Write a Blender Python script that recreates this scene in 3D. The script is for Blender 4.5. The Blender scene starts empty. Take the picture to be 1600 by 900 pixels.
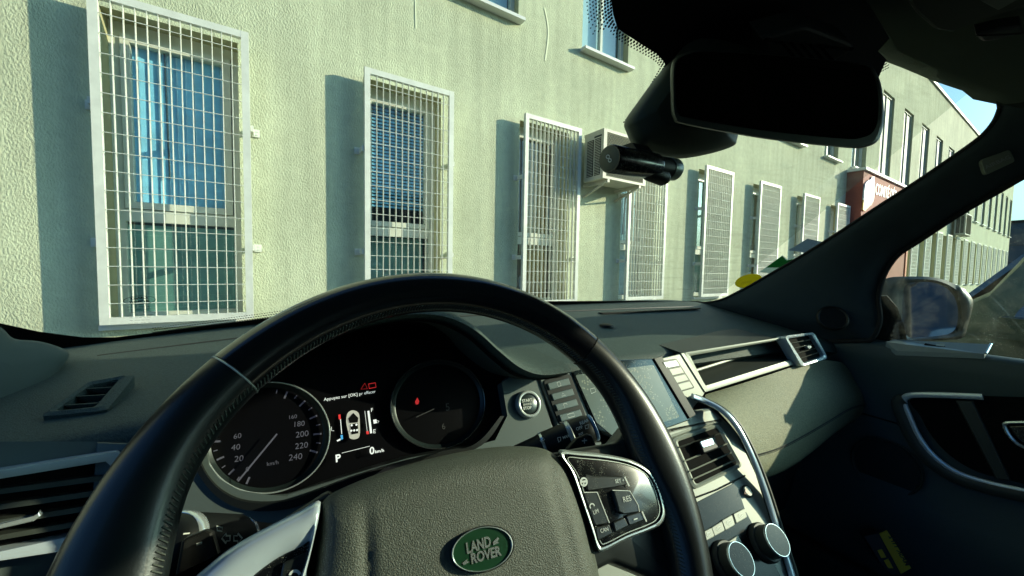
import bpy, math, random
from mathutils import Vector, Matrix, noise
random.seed(7)
V = Vector
R_ = math.radians
SC = bpy.context.scene
COL = SC.collection

# ---------------------------------------------------------------- camera
FPX = 597.4
YAW, PITCH, ROLL = .490, .0546, .0187
_F = V((math.sin(YAW)*math.cos(PITCH), math.cos(YAW)*math.cos(PITCH), -math.sin(PITCH)))
_R = V((math.cos(YAW), -math.sin(YAW), 0)); _U = _R.cross(_F)
_R2 = _R*math.cos(ROLL)+_U*math.sin(ROLL); _U2 = -_R*math.sin(ROLL)+_U*math.cos(ROLL)
cd = bpy.data.cameras.new('camera'); cam = bpy.data.objects.new('camera', cd); COL.objects.link(cam)
m = Matrix((_R2, _U2, -_F)).transposed().to_4x4(); cam.matrix_world = m
cd.sensor_width = 36; cd.lens = FPX/1600*36; cd.clip_start = .01; cd.clip_end = 3000
SC.camera = cam

# ---------------------------------------------------------------- light
SUN_AZ = R_(-22.0)      # direction towards the sun, angle from +X (negative = behind the car)
SUN_EL = R_(17.0)
sdir = V((math.cos(SUN_AZ)*math.cos(SUN_EL), math.sin(SUN_AZ)*math.cos(SUN_EL), math.sin(SUN_EL)))
ld = bpy.data.lights.new('sun', 'SUN'); ld.energy = 5.0; ld.angle = R_(.5); ld.color = (1, .90, .66)
lo = bpy.data.objects.new('sun', ld); COL.objects.link(lo)
lo.rotation_euler = (-sdir).to_track_quat('-Z', 'Y').to_euler()
w = bpy.data.worlds.new('World'); SC.world = w; w.use_nodes = True
nt = w.node_tree; nt.nodes.clear()
sk = nt.nodes.new('ShaderNodeTexSky'); sk.sky_type = 'NISHITA'; sk.sun_disc = False
sk.sun_elevation = SUN_EL; sk.sun_rotation = math.pi/2-SUN_AZ
sk.air_density = 1.0; sk.dust_density = 5.0; sk.ozone_density = 1.2
bg = nt.nodes.new('ShaderNodeBackground'); bg.inputs[1].default_value = .14
ou = nt.nodes.new('ShaderNodeOutputWorld')
tn = nt.nodes.new('ShaderNodeMix'); tn.data_type = 'RGBA'; tn.blend_type = 'MULTIPLY'; tn.inputs[0].default_value = 1; tn.inputs[7].default_value = (.42, .86, 1.30, 1)   # cool cast of the clear morning sky
nt.links.new(sk.outputs[0], tn.inputs[6]); nt.links.new(tn.outputs[2], bg.inputs[0]); nt.links.new(bg.outputs[0], ou.inputs[0])
SC.view_settings.view_transform = 'Standard'; SC.view_settings.look = 'None'
SC.view_settings.exposure = .33; SC.view_settings.gamma = 1.0
SC.cycles.max_bounces = 8; SC.cycles.transparent_max_bounces = 16

# ---------------------------------------------------------------- geometry from sight lines
def ray(px, py):
    return (_F + _R2*((px-800)/FPX) - _U2*((py-450)/FPX))
class PL:
    """a plane in the world; at(px,py) is the point of it seen at that pixel"""
    def __init__(s, p, n, up=(0, 0, 1)):
        s.p = V(p); s.n = V(n).normalized()
        if s.n.y > 0 and abs(s.n.y) > .2: s.n = -s.n
        s.v = (V(up)-s.n*V(up).dot(s.n)).normalized(); s.u = s.v.cross(s.n)
    def at(s, px, py, off=0.):
        d = ray(px, py); return d*((s.p+s.n*off).dot(s.n)/d.dot(s.n))
def aX(px, py, x): d = ray(px, py); return d*(x/d.x)
def aY(px, py, y): d = ray(px, py); return d*(y/d.y)
def aZ(px, py, z): d = ray(px, py); return d*(z/d.z)

# ---------------------------------------------------------------- materials
MATS = {}
def mat(name, col, rough=.5, metal=0., spec=.5, bump=None, var=None, coat=0., emit=None, dust=None):
    """bump=(scale,strength,dist), var=(scale, amount), dust=(scale, threshold, colour)"""
    if name in MATS: return MATS[name]
    mt = bpy.data.materials.new(name); mt.use_nodes = True; N = mt.node_tree.nodes; L = mt.node_tree.links
    b = N['Principled BSDF']; b.inputs['Base Color'].default_value = (*col, 1)
    b.inputs['Roughness'].default_value = rough; b.inputs['Metallic'].default_value = metal
    b.inputs['Specular IOR Level'].default_value = spec; b.inputs['Coat Weight'].default_value = coat
    b.inputs['Coat Roughness'].default_value = .06
    tc = N.new('ShaderNodeTexCoord'); cur = None
    if emit:
        b.inputs['Emission Color'].default_value = (*emit[:3], 1); b.inputs['Emission Strength'].default_value = emit[3]
    if var:
        n = N.new('ShaderNodeTexNoise'); n.inputs['Scale'].default_value = var[0]; n.inputs['Detail'].default_value = 6
        r = N.new('ShaderNodeMapRange'); r.inputs[1].default_value = .3; r.inputs[2].default_value = .7
        r.inputs[3].default_value = 1-var[1]; r.inputs[4].default_value = 1+var[1]
        mx = N.new('ShaderNodeMix'); mx.data_type = 'RGBA'; mx.blend_type = 'MULTIPLY'; mx.inputs[0].default_value = 1
        L.new(tc.outputs['Object'], n.inputs['Vector']); L.new(n.outputs[0], r.inputs[0])
        mx.inputs[6].default_value = (*col, 1); L.new(r.outputs[0], mx.inputs[7]); cur = mx.outputs[2]
    if dust:
        n = N.new('ShaderNodeTexVoronoi'); n.inputs['Scale'].default_value = dust[0]
        L.new(tc.outputs['Object'], n.inputs['Vector'])
        r = N.new('ShaderNodeMapRange'); r.inputs[1].default_value = dust[1]; r.inputs[2].default_value = dust[1]*.6
        L.new(n.outputs['Distance'], r.inputs[0])
        n2 = N.new('ShaderNodeTexNoise'); n2.inputs['Scale'].default_value = dust[0]*.13; L.new(tc.outputs['Object'], n2.inputs['Vector'])
        r2 = N.new('ShaderNodeMapRange'); r2.inputs[1].default_value = .48; r2.inputs[2].default_value = .62; L.new(n2.outputs[0], r2.inputs[0])
        mu = N.new('ShaderNodeMath'); mu.operation = 'MULTIPLY'; L.new(r.outputs[0], mu.inputs[0]); L.new(r2.outputs[0], mu.inputs[1])
        mx = N.new('ShaderNodeMix'); mx.data_type = 'RGBA'; L.new(mu.outputs[0], mx.inputs[0])
        if cur: L.new(cur, mx.inputs[6])
        else: mx.inputs[6].default_value = (*col, 1)
        mx.inputs[7].default_value = (*dust[2], 1); cur = mx.outputs[2]
        mr = N.new('ShaderNodeMapRange'); mr.inputs[3].default_value = rough; mr.inputs[4].default_value = .9
        L.new(mu.outputs[0], mr.inputs[0]); L.new(mr.outputs[0], b.inputs['Roughness'])
    if cur: L.new(cur, b.inputs['Base Color'])
    if bump:
        n = N.new('ShaderNodeTexNoise'); n.inputs['Scale'].default_value = bump[0]; n.inputs['Detail'].default_value = 3
        bp = N.new('ShaderNodeBump'); bp.inputs['Strength'].default_value = bump[1]; bp.inputs['Distance'].default_value = bump[2]
        L.new(tc.outputs['Object'], n.inputs['Vector']); L.new(n.outputs[0], bp.inputs['Height']); L.new(bp.outputs[0], b.inputs['Normal'])
    MATS[name] = mt; return mt
def glass_mat(name, tint, refl=1.0, dirt=None, ior=1.45):
    """thin pane: fresnel mix of clear transmission and mirror reflection, with optional dirt (diffuse film)"""
    mt = bpy.data.materials.new(name); mt.use_nodes = True; N = mt.node_tree.nodes; L = mt.node_tree.links; N.clear()
    o = N.new('ShaderNodeOutputMaterial'); t = N.new('ShaderNodeBsdfTransparent'); t.inputs[0].default_value = (*tint, 1)
    g = N.new('ShaderNodeBsdfGlossy'); g.inputs['Roughness'].default_value = .01
    geo = N.new('ShaderNodeNewGeometry'); dt = N.new('ShaderNodeVectorMath'); dt.operation = 'DOT_PRODUCT'
    L.new(geo.outputs['Incoming'], dt.inputs[0]); L.new(geo.outputs['Normal'], dt.inputs[1])
    def mth(op, a, b):
        q = N.new('ShaderNodeMath'); q.operation = op
        for i, x in enumerate((a, b)):
            if x is None: continue
            if isinstance(x, (int, float)): q.inputs[i].default_value = x
            else: L.new(x, q.inputs[i])
        return q
    c_ = mth('ABSOLUTE', dt.outputs['Value'], None); k_ = mth('SUBTRACT', 1.0, c_.outputs[0]); p5 = mth('POWER', k_.outputs[0], 5.0)
    f0 = mth('MULTIPLY', p5.outputs[0], .96); f1 = mth('ADD', f0.outputs[0], .04)       # Fresnel reflectance, the same from both sides
    mu = mth('MULTIPLY', f1.outputs[0], refl); mu.use_clamp = True
    mx = N.new('ShaderNodeMixShader'); L.new(mu.outputs[0], mx.inputs[0]); L.new(t.outputs[0], mx.inputs[1]); L.new(g.outputs[0], mx.inputs[2])
    cur = mx.outputs[0]
    if dirt:
        dif = N.new('ShaderNodeBsdfTranslucent'); dif.inputs[0].default_value = (.7, .75, .6, 1)
        d2 = N.new('ShaderNodeBsdfDiffuse'); d2.inputs[0].default_value = (.6, .62, .5, 1)
        am = N.new('ShaderNodeMixShader'); L.new(dif.outputs[0], am.inputs[1]); L.new(d2.outputs[0], am.inputs[2])
        fac = dirt(N, L)
        m2 = N.new('ShaderNodeMixShader'); L.new(fac, m2.inputs[0]); L.new(cur, m2.inputs[1]); L.new(am.outputs[0], m2.inputs[2]); cur = m2.outputs[0]
    L.new(cur, o.inputs[0]); MATS[name] = mt; return mt
def dirt_specks(scale, thr, film, amount):
    def f(N, L):
        tc = N.new('ShaderNodeTexCoord'); v = N.new('ShaderNodeTexVoronoi'); v.inputs['Scale'].default_value = scale
        L.new(tc.outputs['Object'], v.inputs['Vector'])
        r = N.new('ShaderNodeMapRange'); r.inputs[1].default_value = thr; r.inputs[2].default_value = thr*.4; r.inputs[3].default_value = 0; r.inputs[4].default_value = amount
        L.new(v.outputs['Distance'], r.inputs[0])
        n = N.new('ShaderNodeTexNoise'); n.inputs['Scale'].default_value = scale*.1; n.inputs['Detail'].default_value = 5; L.new(tc.outputs['Object'], n.inputs['Vector'])
        r3 = N.new('ShaderNodeMapRange'); r3.inputs[1].default_value = .45; r3.inputs[2].default_value = .65; L.new(n.outputs[0], r3.inputs[0])
        mm = N.new('ShaderNodeMath'); mm.operation = 'MULTIPLY'; L.new(r.outputs[0], mm.inputs[0]); L.new(r3.outputs[0], mm.inputs[1])
        r2 = N.new('ShaderNodeMapRange'); r2.inputs[1].default_value = .35; r2.inputs[2].default_value = .8; r2.inputs[3].default_value = 0; r2.inputs[4].default_value = film
        L.new(n.outputs[0], r2.inputs[0])
        a = N.new('ShaderNodeMath'); a.operation = 'ADD'; a.use_clamp = True; L.new(mm.outputs[0], a.inputs[0]); L.new(r2.outputs[0], a.inputs[1]); return a.outputs[0]
    return f
def dirt_streaks(amount):
    def f(N, L):
        tc = N.new('ShaderNodeTexCoord'); mp = N.new('ShaderNodeMapping'); mp.inputs['Rotation'].default_value = (0, 0, .5)
        mp.inputs['Scale'].default_value = (12, 90, 60); L.new(tc.outputs['Object'], mp.inputs[0])
        n = N.new('ShaderNodeTexNoise'); n.inputs['Scale'].default_value = 1; n.inputs['Detail'].default_value = 4; L.new(mp.outputs[0], n.inputs['Vector'])
        r = N.new('ShaderNodeMapRange'); r.inputs[1].default_value = .5; r.inputs[2].default_value = .72; r.inputs[3].default_value = .35; r.inputs[4].default_value = 1; L.new(n.outputs[0], r.inputs[0])
        sx = N.new('ShaderNodeSeparateXYZ'); L.new(tc.outputs['Object'], sx.inputs[0])
        rx = N.new('ShaderNodeMapRange'); rx.inputs[1].default_value = .62; rx.inputs[2].default_value = .9; rx.inputs[3].default_value = .035; rx.inputs[4].default_value = amount; L.new(sx.outputs[0], rx.inputs[0])
        mm = N.new('ShaderNodeMath'); mm.operation = 'MULTIPLY'; L.new(r.outputs[0], mm.inputs[0]); L.new(rx.outputs[0], mm.inputs[1]); return mm.outputs[0]
    return f

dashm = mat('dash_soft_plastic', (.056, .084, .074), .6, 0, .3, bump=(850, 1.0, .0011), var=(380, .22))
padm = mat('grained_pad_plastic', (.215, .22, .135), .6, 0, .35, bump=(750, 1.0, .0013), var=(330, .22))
darkp = mat('dark_plastic', (.035, .042, .036), .5, 0, .4, bump=(800, .3, .0004))
blackp = mat('matt_black', (.009, .011, .011), .45, 0, .2)
hollow = mat('recess_black', (.004, .004, .004), .9, 0, .1)
fritm = mat('frit_black', (.004, .004, .004), .5, 0, .3)
dustyb = mat('dusty_black', (.008, .009, .009), .17, 0, .2, dust=(900, .19, (.16, .17, .12)))
gloss = mat('gloss_black', (.006, .007, .008), .24, 0, .5, coat=.3, dust=(1400, .30, (.3, .32, .25)))
rimg = mat('rim_gloss_black', (.007, .008, .010), .22, 0, .5, coat=.5, bump=(60, .05, .001))
leather = mat('rim_leather', (.008, .011, .012), .33, 0, .4, coat=.12, bump=(900, .2, .0003))
bright = mat('sheen_painted_metal', (.55, .64, .70), .22, .3, .8)  # pale blue base stands in for the reflections on chrome
threadm = mat('stitch_thread', (.05, .06, .05), .8)
hubm = mat('airbag_cover_grain', (.060, .070, .054), .48, 0, .45, bump=(1300, .9, .0007), dust=(900, .16, (.5, .5, .4)))
silver = mat('satin_silver', (.50, .55, .53), .30, .5, .6, bump=(1500, .1, .0002))
silverp = mat('silver_painted', (.30, .32, .27), .5, .08, .5, var=(20, .06))
chrome = mat('chrome', (.62, .70, .72), .20, .65, .6)
greyp = mat('fascia_grey', (.085, .11, .105), .45, .1, .45, bump=(900, .15, .0003))
screenm = mat('screen_glass', (.012, .02, .022), .12, 0, .5, coat=.4, dust=(500, .22, (.35, .38, .3)))
scrlit = mat('screen_dust_sheen', (.13, .165, .145), .22, 0, .5, dust=(260, .35, (.30, .33, .24)))  # pale base colour paints in the screen's reflection; the specks are dust
paint_w = mat('print_white', (.62, .66, .62), .6)
paint_g = mat('print_grey', (.22, .24, .24), .6)
lit_w = mat('lit_white', (.5, .5, .5), .5, emit=(.85, .95, .9, .55))
lit_d = mat('lit_dim', (.09, .09, .12), .5, emit=(.35, .37, .55, .04))
lit_r = mat('lit_red', (.5, .02, .02), .5, emit=(1, .05, .05, .35))
lit_b = mat('lit_blue', (.05, .3, .6), .5, emit=(.1, .5, 1, .35))
greenb = mat('badge_green', (.008, .050, .020), .3, .2, .5, coat=.6)
roofm = mat('headliner_cloth', (.08, .095, .075), .9, 0, .1, bump=(500, .3, .0006))
carpet = mat('carpet', (.022, .024, .022), .95, 0, .1, bump=(300, .8, .003))
doorm = mat('door_plastic', (.042, .064, .062), .55, 0, .35, bump=(600, .4, .0005))
pillarm = mat('pillar_cloth', (.045, .062, .066), .8, 0, .2, bump=(500, .3, .0004))
pillar_l = mat('pillar_trim_grey', (.060, .085, .080), .7, 0, .25, bump=(500, .3, .0004))
mountm = mat('mirror_mount_grey', (.055, .068, .048), .55, 0, .4, bump=(900, .1, .0002))
bodyp = mat('dusty_car_paint', (.030, .038, .028), .45, .2, .5, coat=.3, dust=(900, .2, (.25, .26, .20)), var=(20, .25))
mirrorm = mat('mirror_silver', (.85, .9, .88), .02, 1.)
rubber = mat('rubber', (.01, .01, .01), .8)
WSG = glass_mat('windscreen_glass', (.95, .99, .95), 1.1, dirt=dirt_streaks(.22))
SWG = glass_mat('side_window_glass', (.85, .94, .88), 1.0, dirt=dirt_specks(330, .20, .035, .5))
PANE = glass_mat('window_pane', (.88, .96, .98), 2.6)

def paper_mat(name, col, var=None):
    mt = mat(name, col, .6, var=var); N = mt.node_tree.nodes; L = mt.node_tree.links
    t = N.new('ShaderNodeBsdfTranslucent'); t.inputs[0].default_value = (*col, 1); mx = N.new('ShaderNodeMixShader'); mx.inputs[0].default_value = .6
    o = [n for n in N if n.type == 'OUTPUT_MATERIAL'][0]; L.new(N['Principled BSDF'].outputs[0], mx.inputs[1]); L.new(t.outputs[0], mx.inputs[2]); L.new(mx.outputs[0], o.inputs[0]); return mt
# ---------------------------------------------------------------- mesh helpers
def catmull(P, n=6, closed=True):
    P = [V(p) for p in P]; out = []; N = len(P)
    rng = N if closed else N-1
    for i in range(rng):
        if closed: a, b, c, d = P[(i-1) % N], P[i], P[(i+1) % N], P[(i+2) % N]
        else: a, b, c, d = P[max(i-1, 0)], P[i], P[i+1], P[min(i+2, N-1)]
        for k in range(n):
            t = k/n
            out.append(.5*((2*b)+(c-a)*t+(2*a-5*b+4*c-d)*t*t+(3*b-a-3*c+d)*t**3))
    if not closed: out.append(P[-1])
    return out
def rnd_poly(P, r=.25, n=4):
    """round the corners of a 2-D/3-D polygon; r = share of the shorter edge"""
    P = [V(p) for p in P]; out = []; N = len(P)
    for i in range(N):
        a, b, c = P[i-1], P[i], P[(i+1) % N]
        d = min((a-b).length, (c-b).length)*r
        s = b+(a-b).normalized()*d; e = b+(c-b).normalized()*d
        for k in range(n+1):
            t = k/n; out.append(s*(1-t)**2+b*2*t*(1-t)+e*t*t)
    return out
class MB:
    def __init__(s): s.v = []; s.f = []; s.mi = []; s.m = 0
    def add(s, vs, fs):
        o = len(s.v); s.v += [tuple(x) for x in vs]; s.f += [tuple(i+o for i in f) for f in fs]; s.mi += [s.m]*len(fs); return s
    def box(s, c, size, M=None):
        c = V(c); h = V(size)/2
        vs = [c+V((x*h.x, y*h.y, z*h.z)) for x in (-1, 1) for y in (-1, 1) for z in (-1, 1)]
        if M is not None: vs = [M @ x for x in vs]
        return s.add(vs, [(0, 1, 3, 2), (4, 6, 7, 5), (0, 4, 5, 1), (2, 3, 7, 6), (0, 2, 6, 4), (1, 5, 7, 3)])
    def box2(s, a, b): a = V(a); b = V(b); return s.box((a+b)/2, b-a)
    def prism(s, poly, dvec, bev=0., cap_back=True):
        """poly (3-D ring), extruded along dvec; bev = inset of the front edge"""
        poly = [V(p) for p in poly]; n = len(poly); c = sum(poly, V())/n; d = V(dvec)
        if bev:
            L = d.length; dn = d.normalized()
            nrm = dn
            inn = []
            for i in range(n):
                a, b, e = poly[i-1], poly[i], poly[(i+1) % n]
                t = ((e-b).normalized()+(b-a).normalized())
                if t.length < 1e-9: t = e-b
                t.normalize(); q = t.cross(nrm)
                if q.dot(c-b) < 0: q = -q
                inn.append(b+q*bev)
            rings = [inn, [p+dn*bev for p in poly], [p+d for p in poly]]
            rings.insert(1, [inn[i]*.35+poly[i]*.65+dn*bev*.3 for i in range(n)])
        else: rings = [poly, [p+d for p in poly]]
        vs = [p for r in rings for p in r]; fs = []
        for k in range(len(rings)-1):
            for i in range(n): j = (i+1) % n; fs.append((k*n+i, k*n+j, (k+1)*n+j, (k+1)*n+i))
        fs.append(tuple(range(n))[::-1])
        if cap_back: fs.append(tuple((len(rings)-1)*n+i for i in range(n)))
        return s.add(vs, fs)
    def frame(s, outer, inner, dvec, raise_=0.):
        """ring-shaped plate between two outlines of equal count"""
        n = len(outer); d = V(dvec)
        o = [V(p) for p in outer]; i_ = [V(p) for p in inner]
        mid = [(o[k]+i_[k])/2-d.normalized()*raise_ for k in range(n)]
        rings = [[p+d for p in o], o, mid, i_, [p+d for p in i_]]
        vs = [p for r in rings for p in r]; fs = []
        for k in range(len(rings)-1):
            for i in range(n): j = (i+1) % n; fs.append((k*n+i, k*n+j, (k+1)*n+j, (k+1)*n+i))
        return s.add(vs, fs)
    def tube(s, path, r, n=8, closed=False, flat=None):
        path = [V(p) for p in path]; N = len(path); rs = r if isinstance(r, (list, tuple)) else [r]*N
        vs = []; up = None
        for i in range(N):
            if closed: t = path[(i+1) % N]-path[i-1]
            else: t = path[min(i+1, N-1)]-path[max(i-1, 0)]
            t.normalize()
            if up is None:
                up = V((0, 0, 1)) if abs(t.z) < .9 else V((0, 1, 0))
                if flat is not None: up = V(flat[0])
            x = up.cross(t).normalized(); y = t.cross(x).normalized(); up = y
            fy = flat[1] if flat is not None else 1.
            for k in range(n):
                a = 2*math.pi*k/n; vs.append(path[i]+x*math.cos(a)*rs[i]+y*math.sin(a)*rs[i]*fy)
        fs = []
        for i in range(N if closed else N-1):
            for k in range(n):
                a = i*n+k; b = i*n+(k+1) % n; c = ((i+1) % N)*n+(k+1) % n; d = ((i+1) % N)*n+k; fs.append((a, b, c, d))
        if not closed: fs.append(tuple(range(n))[::-1]); fs.append(tuple((N-1)*n+k for k in range(n)))
        return s.add(vs, fs)
    def cyl(s, p, axis, r, L, n=32, prof=None, caps=True):
        """revolved profile along axis: prof=[(t 0..1, radius factor)]"""
        p = V(p); ax = V(axis).normalized(); x = ax.orthogonal().normalized(); y = ax.cross(x)
        prof = prof or [(0, 1), (1, 1)]
        vs = []; fs = []
        for t, k in prof:
            for i in range(n):
                a = 2*math.pi*i/n; vs.append(p+ax*L*t+(x*math.cos(a)+y*math.sin(a))*r*k)
        for j in range(len(prof)-1):
            for i in range(n): q = (i+1) % n; fs.append((j*n+i, j*n+q, (j+1)*n+q, (j+1)*n+i))
        if caps: fs.append(tuple(range(n))[::-1]); fs.append(tuple((len(prof)-1)*n+i for i in range(n)))
        return s.add(vs, fs)
    def grid(s, rows, closed=False):
        n = len(rows[0]); vs = [p for r in rows for p in r]; fs = []
        for i in range(len(rows)-1):
            for k in range(n if closed else n-1):
                q = (k+1) % n; fs.append((i*n+k, i*n+q, (i+1)*n+q, (i+1)*n+k))
        return s.add(vs, fs)
    def strip(s, pts, nrm, wd, th=.0004, closed=False):
        """thin flat printed line of width wd along pts, facing nrm"""
        pts = [V(p) for p in pts]; n = V(nrm); N = len(pts); L = []; Rr = []
        for i in range(N):
            t = (pts[(i+1) % N]-pts[i-1]) if closed else (pts[min(i+1, N-1)]-pts[max(i-1, 0)])
            q = t.normalized().cross(n).normalized()*wd/2; L.append(pts[i]-q+n*th); Rr.append(pts[i]+q+n*th)
        fs = []; M = N if closed else N-1
        for i in range(M): j = (i+1) % N; fs.append((i, j, N+j, N+i))
        return s.add(L+Rr, fs)
    def build(s, name, mats, parent=None, smooth=False, auto=35, org=None, sub=0, solid=0.):
        if not isinstance(mats, (list, tuple)): mats = [mats]
        if org is None: org = parent['_org'] if parent is not None and '_org' in parent.keys() else (0, 0, 0)
        me = bpy.data.meshes.new(name); o3 = V(org)
        me.from_pydata([tuple(V(p)-o3) for p in s.v], [], s.f)
        for x in mats: me.materials.append(x)
        if len(mats) > 1: me.polygons.foreach_set('material_index', s.mi)
        me.update()
        import bmesh
        bm = bmesh.new(); bm.from_mesh(me); bmesh.ops.recalc_face_normals(bm, faces=bm.faces[:]); bm.to_mesh(me); bm.free()
        if smooth:
            me.polygons.foreach_set('use_smooth', [True]*len(me.polygons))
            if auto and auto < 180: me.set_sharp_from_angle(angle=R_(auto))
        o = bpy.data.objects.new(name, me); COL.objects.link(o)
        if parent is not None: o.parent = parent; o['_org'] = tuple(o3)
        else: o.location = o3; o['_org'] = tuple(o3)
        if solid: md = o.modifiers.new('thickness', 'SOLIDIFY'); md.thickness = solid; md.offset = 1
        if sub: md = o.modifiers.new('smooth', 'SUBSURF'); md.levels = sub; md.render_levels = sub
        return o
def thing(name, label, cat, loc=(0, 0, 0), rz=0., group=None):
    o = bpy.data.objects.new(name, None); COL.objects.link(o); o.location = loc; o.rotation_euler = (0, 0, rz)
    o['label'] = label; o['category'] = cat; o['_org'] = tuple(loc); o.empty_display_size = .1
    if group: o['group'] = group
    return o
def tag(o, label=None, cat=None, group=None, kind=None):
    if label: o['label'] = label
    if cat: o['category'] = cat
    if group: o['group'] = group
    if kind: o['kind'] = kind
    return o
_tc = {}
def textmesh(body, font_w=0.):
    k = (body, font_w)
    if k in _tc: return _tc[k]
    c = bpy.data.curves.new('t', 'FONT'); c.body = body; c.size = 1; c.offset = font_w; c.resolution_u = 3
    o = bpy.data.objects.new('t', c); COL.objects.link(o)
    dg = bpy.context.evaluated_depsgraph_get(); me = bpy.data.meshes.new_from_object(o.evaluated_get(dg))
    vs = [v.co.copy() for v in me.vertices]; fs = [tuple(p.vertices) for p in me.polygons]
    bpy.data.objects.remove(o); bpy.data.curves.remove(c); bpy.data.meshes.remove(me)
    x0 = min(v.x for v in vs); x1 = max(v.x for v in vs)
    _tc[k] = ([V((v.x-x0, v.y, 0)) for v in vs], fs, x1-x0); return _tc[k]
def text(mb, body, pl, a, b, off=.0006, hs=1., bold=0., mirror=False):
    """printed words whose baseline runs from pixel a to pixel b on plane pl"""
    vs, fs, wd = textmesh(body, bold); A = pl.at(*a, off); B = pl.at(*b, off)
    u = (B-A); s = u.length/wd; u.normalize(); v = pl.n.cross(u)
    if v.z < 0: v = -v
    return mb.add([A+u*(wd-p.x if mirror else p.x)*s+v*p.y*s*hs for p in vs], fs)
def pxs(pl, pts, off=0., rnd=0., n=4, cm=0):
    P = [V((x, y, 0)) for x, y in pts]
    if rnd: P = rnd_poly(P, rnd, n)
    if cm: P = catmull(P, cm)
    return [pl.at(p.x, p.y, off) for p in P]
def plate(name, pl, pts, mats, parent, off=0., th=.004, bev=0., rnd=0., cm=0, smooth=True, auto=16):
    mb = MB(); mb.prism(pxs(pl, pts, off, rnd, 4, cm), -pl.n*th, bev); return mb.build(name, mats, parent, smooth, auto)
def quad_lerp(q, u, v):
    a, b, c, d = [V((x, y)) for x, y in q]  # tl tr br bl
    t = a.lerp(b, u); o = d.lerp(c, u); p = t.lerp(o, v); return (p.x, p.y)

# ================================================================ EXTERIOR
GZ = -1.25                                   # ground, relative to the camera
AL = .087; DW = 3.75
WD = V((math.cos(AL), math.sin(AL), 0)); WN = V((math.sin(AL), -math.cos(AL), 0))
def WP(s, d, z): return WD*s - WN*(DW*math.cos(AL)) + WN*d + V((0, 0, z+GZ))   # z above ground, d out of the wall
BORG = WP(0, 0, 0)
def WL(s, d, z): return WP(s, d, z)
class WallPL(PL):
    def __init__(s, d): PL.__init__(s, WP(0, d, 0), WN)
def stucco(name, col, sc=1.):
    mt = bpy.data.materials.new(name); mt.use_nodes = True; N = mt.node_tree.nodes; L = mt.node_tree.links; b = N['Principled BSDF']
    b.inputs['Roughness'].default_value = .92; b.inputs['Specular IOR Level'].default_value = .15
    tc = N.new('ShaderNodeTexCoord')
    mp = N.new('ShaderNodeMapping'); mp.inputs['Rotation'].default_value = (0, .6, 0); mp.inputs['Scale'].default_value = (1, 1, .62); L.new(tc.outputs['Object'], mp.inputs[0])
    n1 = N.new('ShaderNodeTexNoise'); n1.inputs['Scale'].default_value = 84*sc; n1.inputs['Detail'].default_value = 3; n1.inputs['Roughness'].default_value = .55
    L.new(mp.outputs[0], n1.inputs['Vector'])
    bp = N.new('ShaderNodeBump'); bp.inputs['Strength'].default_value = .75; bp.inputs['Distance'].default_value = .012; L.new(n1.outputs[0], bp.inputs['Height']); L.new(bp.outputs[0], b.inputs['Normal'])
    n2 = N.new('ShaderNodeTexNoise'); n2.inputs['Scale'].default_value = .9; n2.inputs['Detail'].default_value = 7; L.new(tc.outputs['Object'], n2.inputs['Vector'])
    n3 = N.new('ShaderNodeTexNoise'); n3.inputs['Scale'].default_value = 14; n3.inputs['Detail'].default_value = 4; L.new(tc.outputs['Object'], n3.inputs['Vector'])
    r = N.new('ShaderNodeMapRange'); r.inputs[1].default_value = .3; r.inputs[2].default_value = .7; r.inputs[3].default_value = .86; r.inputs[4].default_value = 1.1; L.new(n2.outputs[0], r.inputs[0])
    r3 = N.new('ShaderNodeMapRange'); r3.inputs[1].default_value = .3; r3.inputs[2].default_value = .7; r3.inputs[3].default_value = .93; r3.inputs[4].default_value = 1.06; L.new(n3.outputs[0], r3.inputs[0])
    mu0 = N.new('ShaderNodeMath'); mu0.operation = 'MULTIPLY'; L.new(r.outputs[0], mu0.inputs[0]); L.new(r3.outputs[0], mu0.inputs[1])
    m4 = N.new('ShaderNodeMapping'); m4.inputs['Scale'].default_value = (5, 5, .35); L.new(tc.outputs['Object'], m4.inputs[0])
    n4 = N.new('ShaderNodeTexNoise'); n4.inputs['Scale'].default_value = 1.6; n4.inputs['Detail'].default_value = 6; L.new(m4.outputs[0], n4.inputs['Vector'])   # rain streaks
    r4 = N.new('ShaderNodeMapRange'); r4.inputs[1].default_value = .35; r4.inputs[2].default_value = .62; r4.inputs[3].default_value = .88; r4.inputs[4].default_value = 1.03; L.new(n4.outputs[0], r4.inputs[0])
    mu = N.new('ShaderNodeMath'); mu.operation = 'MULTIPLY'; L.new(mu0.outputs[0], mu.inputs[0]); L.new(r4.outputs[0], mu.inputs[1])
    mx = N.new('ShaderNodeMix'); mx.data_type = 'RGBA'; mx.blend_type = 'MULTIPLY'; mx.inputs[0].default_value = 1; mx.inputs[6].default_value = (*col, 1); L.new(mu.outputs[0], mx.inputs[7]); L.new(mx.outputs[2], b.inputs['Base Color'])
    MATS[name] = mt; return mt
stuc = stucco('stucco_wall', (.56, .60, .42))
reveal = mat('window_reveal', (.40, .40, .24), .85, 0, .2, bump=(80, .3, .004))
pvc = mat('white_pvc', (.62, .66, .56), .4, 0, .4)
galv = mat('grille_white_paint', (.70, .72, .64), .5, .1, .4, var=(9, .10), bump=(60, .2, .002))
blindb = mat('blue_blind', (.28, .68, .88), .6, var=(6, .2))
blindb2 = mat('pale_venetian_blind', (.42, .60, .62), .5)
roomd = mat('room_dark', (.03, .05, .045), .9)
teal = mat('frosted_teal_panel', (.17, .36, .30), .35, var=(3, .15))
curt = mat('ochre_curtain', (.45, .30, .08), .9, var=(8, .2))
spand = mat('spandrel_panel', (.34, .40, .33), .6, var=(4, .15))
redp = mat('red_panel', (.30, .085, .05), .8, var=(2, .15))
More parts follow.
